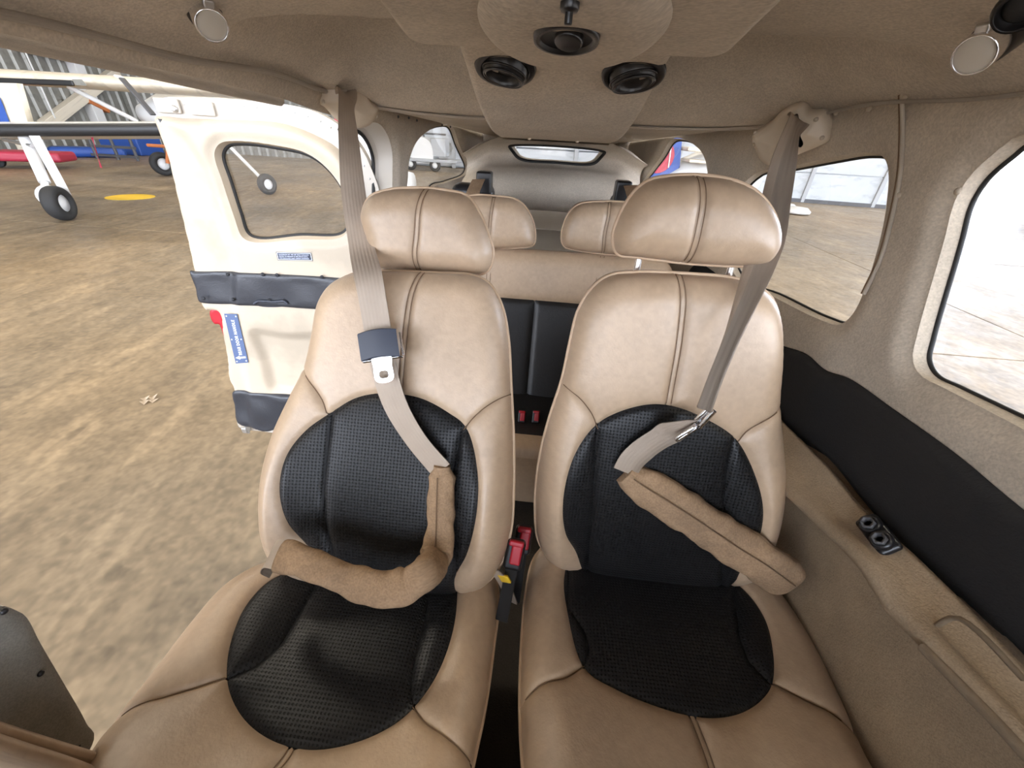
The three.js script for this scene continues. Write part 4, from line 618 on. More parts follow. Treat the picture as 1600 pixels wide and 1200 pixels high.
  const red = obj('red_handle', [panel(sdPoly(rh), bounds(rh), 0.004, (a, b, d) => FD(a, b, -0.004 + 0.004 * sstep(0, 0.006, d))), ribbonBetween(rh.map(([a, b]) => FD(a, b, -0.004)), rh.map(([a, b]) => FD(a, b, -0.022))), panel(sdPoly(rh), bounds(rh), 0.006, (a, b) => FD(a, b, -0.022))], M.redPlastic, t); red.userData.label = 'red emergency handle';
  // placards
  const quad = (name, px, h, mat) => { const p = px.map(([a, b]) => FD(a, b, h)); const back = p.map((q) => q.clone().addScaledVector(FD.n, -0.003)); obj(name, fromArrays(p.flatMap((q) => q.toArray()), [0, 0, 1, 0, 1, 1, 0, 1], [0, 1, 2, 0, 2, 3]), mat, t); };
  quad('handle_placard', [[-0.624,0.264],[-0.574,0.269],[-0.554,0.477],[-0.6,0.478]], 0.036, textMat(256, 1024, (c, w, h) => {
    c.fillStyle = '#56688f'; c.fillRect(0, 0, w, h); c.fillStyle = '#e9ecf2';
    for (const [x, y] of [[34, 46], [220, 46], [34, 512], [220, 512], [34, 980], [220, 980]]) { c.beginPath(); c.arc(x, y, 14, 0, 7); c.fill(); }
    c.save(); c.translate(w * 0.55, h * 0.47); c.rotate(-Math.PI / 2); c.font = 'bold 88px sans-serif'; c.textAlign = 'center'; c.textBaseline = 'middle'; c.fillText('REAR DOOR HANDLE', 0, 0, 740); c.restore();
    c.beginPath(); c.moveTo(22, 900); c.lineTo(110, 856); c.lineTo(110, 880); c.lineTo(226, 880); c.lineTo(226, 922); c.lineTo(110, 922); c.lineTo(110, 944); c.fill();
  }));
  quad('limit_placard', [[-0.357,0.682],[-0.238,0.683],[-0.238,0.711],[-0.356,0.711]], 0.034, textMat(512, 140, (c, w, h) => {
    c.fillStyle = '#2b3346'; c.fillRect(0, 0, w, h); c.strokeStyle = '#dfe4ee'; c.lineWidth = 9; c.strokeRect(12, 12, w - 24, h - 24);
    c.fillStyle = '#cdd6ea'; c.font = 'bold 27px sans-serif'; c.textAlign = 'left'; c.textBaseline = 'middle';
    c.fillText('MAXIMUM WT 180 LBS MAX CAPACITY', 32, 40, 440); c.fillText('REFER TO WEIGHT & BALANCE DATA', 32, 71, 420); c.fillText('FOR BAGGAGE AND CARGO LOADING', 32, 102, 430);
  }));
  obj('lower_latch', [rbox(FD(...[[-0.698,-0.088]][0], 0.015).toArray(), [0.025, 0.03, 0.03], 0.005), cyl(FD(...[[-0.693,-0.062]][0], 0.02).toArray(), FD(...[[-0.689,-0.106]][0], 0.02).toArray(), 0.006)], M.steel, t);
}
// ================= belt guides, belts and sleeves =================
function guide(F, outl, slot, label, screws) {
  const t = thing('belt_guide', label, 'belt guide', F(0, 0, 0).toArray());
  const O = smooth2(outl, 120), S = smooth2(slot, 50), sO = sdPoly(O), sS = sdPoly(S);
  const top = (a, b) => F(a, b, 0.016 * Math.sqrt(1 - (1 - clamp(-sO(a, b) / 0.014)) ** 2) + 0.014 * sstep(0.0, 0.05, -sO(a, b)));
  obj('cover', [panel(inter(sO, not(sS)), bounds(O), 0.003, (a, b) => top(a, b)), ribbonBetween(O.map(([a, b]) => F(a, b, 0)), O.map(([a, b]) => F(a * 0.95, b * 0.95, -0.09)))], M.cover, t);
  obj('slot_liner', [ribbonBetween(S.map(([a, b]) => top(a, b)), S.map(([a, b]) => F(a, b, -0.02))), panel(sS, bounds(S), 0.004, (a, b) => F(a, b, -0.02))], M.blackPlastic, t);
  for (const [a, b] of screws) { const p = top(a, b); screwAt(t, p.toArray(), F.n.toArray(), 0.004, M.shell); }
  return { top, t };
}
const FLG = frame([[-0.48,1.94,-1.075],[0.7768,0.0000,-0.6298],[0.1869,0.9550,0.2305]]), FRG = frame([[0.48,1.918,-1],[0.7768,0.0000,0.6298],[-0.1869,0.9550,0.2305]]);
const gl = guide(FLG, [[-0.062,-0.034],[-0.049,-0.016],[-0.038,-0.001],[-0.024,0.007],[-0.012,0.017],[0.01,0.025],[0.029,0.013],[0.045,-0.003],[0.05,-0.025],[0.059,-0.037],[0.071,-0.044],[0.07,-0.057],[0.05,-0.083],[0.025,-0.092],[0,-0.088],[-0.026,-0.079],[-0.051,-0.054],[-0.061,-0.048]], [[-0.006,-0.024],[-0.007,-0.017],[0,-0.002],[0.004,0.003],[0.008,0],[0.006,-0.007],[0,-0.018],[-0.002,-0.025]], 'cream moulded shoulder belt guide above the open doorway', [[-0.038,-0.011],[-0.055,-0.039],[0.064,-0.063]]);
const gr = guide(FRG, [[-0.08,-0.035],[-0.067,-0.025],[-0.05,-0.012],[-0.036,0.007],[-0.013,0.02],[0.001,0.021],[0.015,0.007],[0.036,0.009],[0.048,0],[0.066,-0.032],[0.065,-0.041],[0.048,-0.053],[0.019,-0.069],[-0.007,-0.083],[-0.033,-0.094],[-0.051,-0.086],[-0.066,-0.068],[-0.077,-0.051]], [[-0.005,-0.005],[-0.008,0.002],[-0.003,0.007],[0.003,-0.002],[0.016,-0.028],[0.024,-0.045],[0.021,-0.052],[0.014,-0.046],[0.012,-0.036],[0.001,-0.014]], 'cream moulded shoulder belt guide above the middle side window', [[0.032,-0.003],[0.052,-0.033],[-0.069,-0.052],[-0.075,-0.032]]);
{
  const t = thing('shoulder_belt', 'taupe shoulder belt with navy buckle plate hanging over the doorway seat', 'seat belt', gl.top(0, -0.03).toArray());
  const P = [...[[-0.488,1.924,-1.089]], ...[[-0.463,1.91,-1.03],[-0.425,1.835,-0.93],[-0.391,1.745,-0.84],[-0.347,1.67,-0.745]], ...[[-0.284,1.642,-0.619]], ...[[-0.269,1.575,-0.591],[-0.253,1.515,-0.559],[-0.229,1.461,-0.53],[-0.189,1.411,-0.503],[-0.142,1.369,-0.481]]];
  const D = [[-0.25, 0.3, -1], [-0.2, 0.2, -1], [0.15, 0.2, -1], [0.6, 0.15, -0.7], [1, 0.15, -0.2], [1, 0.12, -0.1], [1, 0.15, -0.1], [1, 0.22, 0], [1, 0.3, 0.1], [1, 0.5, 0.2], [1, 0.3, 0.2]];
  obj('webbing', strap(P, D, 0.046, 0.0016, 90), M.web, t);
  // buckle plate and chrome tongue, lying on the webbing
  const c = FLB(...[[-0.007,0.477]][0], 0.088), f2 = (() => { const a = V(1, 0.20, -0.08).normalize(), n = FLB.n.clone().addScaledVector(a, -FLB.n.dot(a)).normalize(), b = n.clone().cross(a); return frame([c.toArray(), a.toArray(), b.toArray()]); })();
  const plate = []; for (let i = 0; i <= 12; i++) { const u = i / 12 - 0.5, row = []; for (const [v, h] of [[-0.5, -0.004], [-0.5, 0.006], [-0.46, 0.0085], [0.46, 0.0085], [0.5, 0.006], [0.5, -0.004]]) row.push(f2(u * 0.066, v * 0.046 + 0.004 * Math.cos(u * 3), h + 0.004 * Math.cos(u * 3))); plate.push(row); }
  const pm = obj('buckle_plate', [loft(plate, true), rbox([0, 0, 0], [0.001, 0.001, 0.001]).translate(c.x, c.y, c.z)], M.bluePlastic, t); pm.userData.label = 'navy buckle plate';
  obj('metal_frame', [boxBetween(f2(0.0355, 0.018, 0).toArray(), f2(0.0365, -0.02, 0).toArray(), 0.004, 0.005, 0.0015), boxBetween(f2(-0.034, -0.0235, 0.001).toArray(), f2(0.036, -0.0225, 0.001).toArray(), 0.003, 0.004, 0.001), boxBetween(f2(-0.0345, 0.018, 0).toArray(), f2(-0.034, -0.021, 0).toArray(), 0.003, 0.005, 0.001)], M.chrome, t);
  const tg = smooth2([[-0.016, -0.018], [0.016, -0.018], [0.016, -0.035], [0.0155, -0.056], [0.008, -0.061], [-0.009, -0.061], [-0.0155, -0.056], [-0.016, -0.035]], 70), hole = smooth2([[-0.007, -0.043], [0.007, -0.043], [0.007, -0.053], [-0.007, -0.053]], 30);
  const s3 = inter(sdPoly(tg), not(sdPoly(hole))); obj('chrome_tongue', [panel(s3, bounds(tg), 0.0022, (a, b) => f2(a, b, 0.004)), panel(s3, bounds(tg), 0.003, (a, b) => f2(a, b, 0.0015)), ribbonBetween(tg.map(([a, b]) => f2(a, b, 0.004)), tg.map(([a, b]) => f2(a, b, 0.0015)))], M.chrome, t);
}
const wr = (seed0, amp) => (t, j, run) => 1 + amp * (0.6 * Math.sin(run * 95 + Math.sin(j * 6.283) * 2.2 + seed0) + 0.5 * Math.sin(run * 43 + j * 12.5 + seed0 * 2) + 0.35 * Math.sin(run * 170 + j * 25));
{
  const t = thing('belt_sleeve', 'brown suede belt sleeve bent into an elbow on the doorway seat', 'belt sleeve', [-0.2, 1.14, -0.36]);
  const P = smoothPath([...[[-0.142,1.374,-0.488],[-0.141,1.353,-0.477],[-0.139,1.312,-0.455],[-0.137,1.261,-0.428]], ...[[-0.139,1.242,-0.406]], ...[[-0.137,1.284,-0.348],[-0.16,1.272,-0.335],[-0.197,1.266,-0.325],[-0.242,1.27,-0.328],[-0.289,1.28,-0.335],[-0.332,1.287,-0.342],[-0.369,1.281,-0.35]]], 110);
  const W0 = smoothPath([[1, 0.1, 0], [1, 0.1, 0], [1, 0.05, 0], [1, 0.05, 0], [0.8, -0.3, 0.5], [0.5, -0.6, 0.7], [0.25, -0.6, 1], [0, -0.6, 1], [-0.1, -0.6, 1], [-0.1, -0.5, 1], [-0.1, -0.5, 1], [-0.1, -0.5, 1]], 110);
  const sc = (u) => [(u < 0.03 ? 0.55 : u < 0.08 ? lerp(0.55, 0.9, (u - 0.03) / 0.05) : 0.9 + 0.22 * Math.sin(Math.min(1, (u - 0.08) / 0.75) * Math.PI) + 0.1 * sstep(0.85, 1, u)), 0.8 + 0.3 * sstep(0.05, 0.3, u) - 0.35 * sstep(0.8, 1, u)];
  const w1 = wr(0.6, 0.085);
  obj('sleeve', sweep(P, W0, ellipse(0.024, 0.017, 26, 0.85), sc, true, (u, j, run) => w1(u, j, run) * (1 - 0.16 * Math.exp(-(((u - 0.40) / 0.012) ** 2)) * (Math.cos(j * 6.283) > 0 ? 0 : 1) - 0.13 * Math.exp(-(((u - 0.55) / 0.012) ** 2)) * (Math.cos(j * 6.283) > 0 ? 0 : 1))), M.suede, t);
  const st = P.filter((_, i) => i > 6 && i < 44).map((p, i) => p.clone().addScaledVector(FLB.n, 0.0205).add(V(-0.003, 0, 0))); obj('sleeve_seam', tube(st, 0.0012, 5, false, 60), M.thread, t);
  const e = P[110], d = P[110].clone().sub(P[106]).normalize();
  obj('belt_end', strap([e.clone().addScaledVector(d, -0.01).toArray(), e.clone().addScaledVector(d, 0.02).add(V(0, 0.0, 0)).toArray(), e.clone().addScaledVector(d, 0.035).add(V(0.0, -0.02, 0)).toArray(), e.clone().addScaledVector(d, 0.04).add(V(0.002, -0.05, -0.01)).toArray()], Array(4).fill([-0.1, -0.4, 1]), 0.044, 0.0018, 20), M.web, t);
}
{
  const t = thing('shoulder_belt', 'taupe shoulder belt hanging from the window-side guide to a chrome tongue', 'seat belt', gr.top(0, -0.02).toArray());
  const P = [...[[0.486,1.914,-1.01]], ...[[0.452,1.899,-0.95],[0.423,1.837,-0.88],[0.398,1.785,-0.81],[0.355,1.737,-0.7],[0.324,1.7,-0.635],[0.296,1.661,-0.58],[0.28,1.612,-0.55],[0.271,1.565,-0.535],[0.264,1.516,-0.52]]];
  const D = [[0.55, 0.1, -0.8], [0.65, 0.1, -0.75], [0.95, 0.1, -0.2], [0.9, 0.1, 0.3], [0.85, 0.2, 0.3], [0.85, 0.3, 0.2], [0.6, 0.2, 0.8], [0.35, 0.2, 1], [0.3, 0.1, 1], [0.4, 0.1, 1]];
  const Q = smoothPath(P, 90), W0 = smoothPath(D, 90);
  obj('webbing', sweep(Q, W0, [[-0.023, -0.0008], [-0.008, 0.001], [0.008, -0.002], [0.023, -0.0008], [0.023, 0.0008], [0.008, 0], [-0.008, 0.003], [-0.023, 0.0008]], (u) => [1 - 0.45 * sstep(0.45, 0.8, u), 1 + 2 * sstep(0.5, 0.8, u)]), M.web, t);
  const P2 = [...[[0.262,1.497,-0.52],[0.24,1.478,-0.522]], ...[[0.224,1.443,-0.538],[0.199,1.419,-0.532],[0.182,1.395,-0.527],[0.173,1.37,-0.521]]];
  obj('lower_webbing', strap(P2, [[-0.4, 0.5, 0.75], [-0.45, 0.75, 0.3], [-0.5, 0.85, -0.1], [-0.55, 0.8, -0.2], [-0.7, 0.7, -0.2], [-0.8, 0.55, -0.1]], 0.044, 0.0016, 50), M.web, t);
  const z = (l) => l.map(V3);
  obj('tongue_plate', [tube(z([[0.264,1.485,-0.515],[0.277,1.519,-0.515]]), 0.004, 8), tube(z([[0.259,1.487,-0.525],[0.273,1.518,-0.525]]), 0.004, 8), boxBetween(...[[0.263,1.486,-0.52],[0.276,1.519,-0.52]], 0.012, 0.003)], M.chrome, t);
  obj('tongue_blade', [tube(z([[0.254,1.488,-0.51],[0.236,1.466,-0.51],[0.234,1.459,-0.51],[0.239,1.464,-0.51],[0.258,1.488,-0.51]]), 0.0032, 8, false, 40), boxBetween(...[[0.257,1.492,-0.512],[0.246,1.476,-0.512]], 0.010, 0.003)], M.chrome, t);
}
{
  const t = thing('belt_sleeve', 'brown suede belt sleeve lying straight across the window-side seat', 'belt sleeve', [0.33, 1.2, -0.45]);
  const P = smoothPath([...[[0.176,1.362,-0.529],[0.196,1.349,-0.526]], ...[[0.251,1.328,-0.508],[0.314,1.293,-0.5],[0.379,1.256,-0.491]], ...[[0.431,1.235,-0.476],[0.472,1.209,-0.47],[0.504,1.19,-0.466]]], 90);
  const W0 = smoothPath([[0.35, 0.9, -0.2], [0.35, 0.9, -0.2], [0.45, 0.9, -0.2], [0.45, 0.9, -0.2], [0.45, 0.9, -0.2], [0.5, 0.85, -0.1], [0.5, 0.85, -0.1], [0.5, 0.85, -0.1]], 90);
  const w1 = wr(2.1, 0.06);
  obj('sleeve', sweep(P, W0, ellipse(0.034, 0.021, 28, 0.85), (u) => [0.62 + 0.36 * sstep(0, 0.2, u) + 0.3 * u - 0.0 * u, 0.7 + 0.4 * sstep(0, 0.3, u)].map((q) => q * Math.sqrt(Math.max(0.02, 1 - Math.max(0, (u - 0.86) / 0.14) ** 2.5))), true, (u, j, run) => w1(u, j, run) * (1 + 0.05 * Math.sin(j * 40) * (1 - sstep(0.05, 0.2, u)))), M.suede, t);
  const pt = P.filter((_, i) => i > 3 && i < 84 && i % 2 === 0).map((p) => p.clone().addScaledVector(FRB.n, 0.0245).add(V(0.004, 0.008, 0))); obj('sleeve_seam', tube(pt, 0.0012, 5, false, 70), M.thread, t);
}
// ================= fittings =================
function cupLamp(p, axis, label) {
  const t = thing('cup_lamp', label, 'lamp', p), ax = V3(axis).normalize();
  obj('rim', lathe([[0.016, -0.02], [0.0175, -0.018], [0.0185, -0.004], [0.0185, 0.001], [0.017, 0.004], [0.0157, 0.002], [0.015, -0.004]], p, axis, 36), M.chrome, t);
  obj('lens_cap', lathe([[0.0158, 0.001], [0.012, 0.0032], [0.006, 0.004], [0, 0.0043]], p, axis, 32), M.lens, t);
  const back = V3(p).addScaledVector(ax, -0.02); obj('mount', lathe([[0.0205, -0.035], [0.0195, 0], [0.0175, 0.004], [0.014, 0.012]], back.toArray(), axis, 28), M.blackPlastic, t);
  const up = V(0, 1, 0).addScaledVector(ax, -ax.y).normalize(); obj('hinge_tab', boxBetween(V3(p).addScaledVector(up, 0.017).toArray(), V3(p).addScaledVector(up, 0.026).toArray(), 0.012, 0.006), M.steel, t);
}
cupLamp([[-0.428,1.953,-0.603]][0], [0.62, -0.55, 0.55], 'round chrome cup lamp on the headliner above the open doorway');
cupLamp([[0.41,1.949,-0.553]][0], [-0.72, -0.5, 0.45], 'round chrome cup lamp on the headliner above the side windows');
{
  const p = [[0.34,1.957,-0.438]][0], t = thing('ceiling_air_nozzle', 'black round air nozzle at the headliner corner', 'air vent', p);
  obj('collar', lathe([[0.012, -0.05], [0.0155, -0.016], [0.016, 0], [0.014, 0.004], [0.012, 0.003], [0.011, -0.005], [0, -0.006]], p, [-0.5, -0.6, 0.5], 28), M.blackPlastic, t);
  obj('core', lathe([[0, 0.001], [0.008, 0.0], [0.013, -0.006]], p, [-0.5, -0.6, 0.5], 20), M.rubber, t);
}
{
  const p = [[0.497,1.412,-0.406]][0], t = thing('headset_jack', 'black twin headset jack on the tan armrest ledge', 'jack', p), n = [-0.75, 0.55, 0.1];
  const q = new THREE.Vector3(...p), a = V(0, -0.06, 1).normalize();
  for (const k of [-1, 1]) { const c = q.clone().addScaledVector(a, 0.0125 * k); obj('socket', lathe([[0.013, -0.01], [0.014, 0.003], [0.0115, 0.008], [0.008, 0.008], [0.0065, 0.004], [0.0055, -0.004], [0, -0.005]], c.toArray(), n, 24), M.blackPlastic, t); obj('nut', lathe([[0.009, 0.006], [0.0095, 0.012], [0.006, 0.013], [0.0045, 0.006]], c.toArray(), n, 6), M.darkGrey, t); }
  obj('face_plate', rbox(q.clone().addScaledVector(V3(n), -0.006).toArray(), [0.012, 0.03, 0.058], 0.006, [0, 0, -0.6]), M.blackPlastic, t);
}
function buckle(p, dir, wide, label, sc = 1, grp) { // a release buckle: black body, red push button, stalk
  const t = thing('belt_buckle', label, 'buckle', p, grp), d = V3(dir).normalize(), w = V3(wide).addScaledVector(d, -V3(wide).dot(d)).normalize(), q = V3(p);
  const n = w.clone().cross(d).normalize();
  const g = (s, o, r) => { const b = new RoundedBoxGeometry(s[0] * sc, s[1] * sc, s[2] * sc, 3, r * sc); b.applyMatrix4(new THREE.Matrix4().makeBasis(w, d, n)); const c = q.clone().addScaledVector(w, o[0] * sc).addScaledVector(d, o[1] * sc).addScaledVector(n, o[2] * sc); b.translate(c.x, c.y, c.z); return b; };
  obj('body', g([0.038, 0.062, 0.022], [0, -0.012, -0.004], 0.008), M.blackPlastic, t);
  obj('red_button', [g([0.022, 0.046, 0.01], [0.003, -0.006, 0.006], 0.0045), g([0.03, 0.012, 0.012], [0.0, 0.014, 0.006], 0.004)], M.redPlastic, t);
  obj('stalk', boxBetween(q.clone().addScaledVector(d, -0.04 * sc).toArray(), q.clone().addScaledVector(d, -0.15 * sc).toArray(), 0.024, 0.004), M.blackSmooth, t);
}
buckle([[-0.005,1.194,-0.47]][0], [0.1, 0.85, -0.5], [1, 0, 0], 'red button belt buckle lower in the gap between the two tan seats', 0.95);
buckle([[0.009,1.158,-0.53]][0], [0.05, 0.85, -0.5], [1, 0, 0], 'red button belt buckle behind its twin, touching the window-side seat', 0.95);
buckle([[-0.027,1.08,-1.05]][0], [0, 0.9, -0.4], [1, 0, 0], 'small red button buckle on the rear bench, on the open door side', 0.7);
buckle([[0.019,1.085,-1.05]][0], [0, 0.9, -0.4], [1, 0, 0], 'small red button buckle on the rear bench, on the side window side', 0.7);
{
  const t = thing('webbing_tail', 'grey webbing tail with a yellow label tucked beside the doorway seat', 'strap', [[-0.025,1.151,-0.44]][0]);
  const P = [[-0.044,1.167,-0.44],[-0.028,1.146,-0.44],[-0.015,1.11,-0.44],[-0.003,1.068,-0.44]]; obj('strap_end', strap(P, [[1, 0.4, 0.3], [1, 0.4, 0.3], [0.9, 0.5, 0.4], [0.8, 0.3, 0.4]], 0.026, 0.004, 30), M.web, t);
  const L = [[-0.024,1.159,-0.436],[-0.016,1.14,-0.436]]; obj('yellow_label', strap(L, [[1, 0.4, 0.3], [1, 0.4, 0.3]], 0.02, 0.004, 6), M.yellow, t);
}
for (const [sx, box, a, b, lab] of [[-1, [[-0.246,1.7,-1.62]][0], [[-0.258,1.715,-1.56]][0], [[-0.261,1.674,-1.45]][0], 'black belt retractor with tan strap behind the bench, near the open door'], [1, [[0.257,1.698,-1.62]][0], [[0.272,1.726,-1.56]][0], [[0.278,1.684,-1.45]][0], 'black belt retractor with tan strap behind the bench, below the far window']]) {
  const t = thing('belt_retractor', lab, 'retractor', box);
  obj('housing', [rbox(box, [0.055, 0.075, 0.06], 0.008), rbox([box[0] + sx * 0.05, box[1] - 0.06, box[2] - 0.05], [0.16, 0.1, 0.1], 0.03)], M.blackPlastic, t);
  obj('webbing', strap([a, [(a[0] + b[0]) / 2, (a[1] + b[1]) / 2 + 0.004, (a[2] + b[2]) / 2], b, [b[0], b[1] - 0.1, b[2] + 0.02]], Array(4).fill([1, 0.1, 0]), 0.046, 0.0016, 24), M.suede, t);
}
// ================= around the aircraft =================
function wheel(p, r, w, dir, t) { obj('tyre', lathe([[r * 0.5, -w * 0.42], [r * 0.75, -w * 0.5], [r * 0.93, -w * 0.42], [r, -w * 0.2], [r, w * 0.2], [r * 0.93, w * 0.42], [r * 0.75, w * 0.5], [r * 0.5, w * 0.42], [r * 0.5, -w * 0.42]], p, dir, 40), M.rubber, t); obj('hub', lathe([[0, -w * 0.3], [r * 0.2, -w * 0.34], [r * 0.24, -w * 0.2], [r * 0.5, -w * 0.2], [r * 0.5, w * 0.3], [r * 0.24, w * 0.2], [r * 0.2, w * 0.34], [0, w * 0.3]], p, dir, 24), M.white, t); }
{ // parked low-wing aircraft: wing with black boot, main gear
  const A = [[-11.565,1.368,-7.6]][0], B = [[-5.315,1.694,-8.3]][0], t = thing('parked_aircraft', 'white low-wing aircraft with black leading edge and gear leg on the hangar floor', 'aircraft', [-9.5, 0, -7.6]);
  obj('wing', sweep([V3(A), V3(A).lerp(V3(B), 0.5), V3(B)].map((p) => p.add(V(0, 0, -0.75))), Array(3).fill(V(0, 1, 0)), ellipse(0.15, 0.8, 24, 0.9)), M.white, t);
  obj('deice_boot', sweep([V3(A), V3(A).lerp(V3(B), 0.5), V3(B)], [V(0, 1, 0), V(0, 1, 0), V(0, 1, 0)], ellipse(0.1, 0.06, 18)), M.boot, t);
  const g0 = [[-10.048,1.434,-8]][0], g1 = [[-9.631,0.625,-7.6]][0], wc = [[-9.336,0.341,-7.42]][0]; wc[1] = 0.30;
  obj('gear_leg', [cyl(g0, g1, 0.10, 0.085), cyl(g1, [wc[0] - 0.2, wc[1] + 0.14, wc[2]], 0.055)], M.white, t);
  obj('brake_housing', lathe([[0, -0.05], [0.18, -0.05], [0.2, 0], [0.18, 0.05], [0, 0.06]], [wc[0] - 0.2, wc[1] + 0.1, wc[2] - 0.08], [1, 0, 0.75], 20), M.white, t);
  wheel(wc, 0.30, 0.24, [0.9, 0, -0.3], t);
  const gd = [[-9.588,1.384,-7.7],[-9.368,1.395,-7.7],[-9.317,0.409,-7.7],[-9.45,0.321,-7.7],[-9.545,0.565,-7.7]]; obj('gear_door', [loft([[V3(gd[0]), V3(gd[4])], [V3(gd[1]), V3(gd[2])]]), loft([[V3(gd[4]), V3(gd[3])], [V3(gd[2]), V3(gd[2])]])], M.white, t);
  obj('drag_strut', cyl([[-10.55,1.275,-8]][0], [[-9.755,1.213,-7.8]][0], 0.03), M.steel, t);
  const fin = [[-12.104,2.187,-9],[-10.894,2.215,-9],[-11.092,1.482,-9],[-12.718,1.37,-9]].map(V3); const f2 = fin.map((p) => p.clone().add(V(0, 0, -0.12)));
  obj('winglet', [loft([[fin[0], fin[1]], [fin[3], fin[2]]]), loft([[f2[0], f2[1]], [f2[3], f2[2]]]), ribbonBetween(fin, f2)], M.offWhite, t);
  const bs = [[-12.243,1.947,-8.97],[-11.378,1.962,-8.97],[-11.475,1.463,-8.97],[-12.658,1.396,-8.97]].map(V3); obj('blue_stripe', loft([[bs[0], bs[1]], [bs[3], bs[2]]]), M.blue, t);
  obj('ribbon_flag', strap([[-8.77,1.414,-8.1],[-8.806,1.181,-8.1],[-8.861,0.884,-8.1]], [[1, 0, 0.2], [0.7, 0, 1], [1, 0, 0.3]], 0.07, 0.006, 16), M.red, t);
}
{ // high-wing aircraft further back
  const A = [[-17.127,2.477,-12]][0], B = [[-7.647,2.445,-12.6]][0], t = thing('parked_aircraft', 'cream high-wing aircraft with wing strut, standing behind the low-wing one', 'aircraft', [-13, 0, -14]);
  obj('wing', sweep([V3(A), V3(A).lerp(V3(B), 0.5), V3(B)], [V(0, 1, 0), V(0, 1, 0), V(0, 1, 0)], ellipse(0.17, 0.5, 20)), M.offWhite, t);
  const b2 = [[-16.553,2.316,-11.52],[-12.322,2.381,-11.52]]; obj('deice_boot', boxBetween(b2[0], b2[1], 0.06, 0.12, 0.03), M.boot, t);
  const cw = [[-12.307,2.457,-11.5],[-12.025,2.469,-11.5],[-11.958,2.342,-11.5],[-12.27,2.342,-11.5]].map(V3); obj('wing_cuff', loft([[cw[0], cw[1]], [cw[3], cw[2]]]), M.galv, t);
  obj('wing_strut', cyl([[-13.054,2.339,-12]][0], [[-12.369,1.599,-13]][0], 0.06), M.white, t);
  const pb = [[-10.559,2.553,-11],[-10.452,2.509,-11],[-9.971,1.795,-11]]; obj('propeller_blade', [boxBetween(pb[1], pb[2], 0.16, 0.05, 0.02)], M.darkGrey, t); obj('blade_tip', boxBetween(pb[0], pb[1], 0.17, 0.055, 0.02), M.white, t);
  const wc = [[-13.457,0.478,-14.5]][0]; wc[1] = 0.36; wheel(wc, 0.36, 0.26, [1, 0, 0.6], t);
  obj('gear_frame', [cyl([wc[0] + 0.2, 0.4, wc[2]], [wc[0] + 0.7, 1.5, wc[2]], 0.06), cyl([wc[0] - 0.3, 0.9, wc[2]], [wc[0] + 0.7, 0.9, wc[2]], 0.05)], M.orange, t);
  const fu = [[-12.537,1.798,-13.5],[-8.579,1.819,-13.5]]; obj('fuselage', sweep([V3(fu[0]), V3(fu[0]).lerp(V3(fu[1]), 0.2), V3(fu[1])], [V(0, 1, 0), V(0, 1, 0), V(0, 1, 0)], ellipse(0.55, 0.6, 24), (u) => [u === 0 ? 0.45 : 1, u === 0 ? 0.45 : 1]), M.white, t);
  const w2 = [[-8.128,0.798,-12]][0]; w2[1] = 0.27; wheel(w2, 0.27, 0.17, [1, 0, 0.4], t); obj('gear_leg', cyl(w2, [[-9.145,1.205,-12.2]][0], 0.045), M.white, t);
}
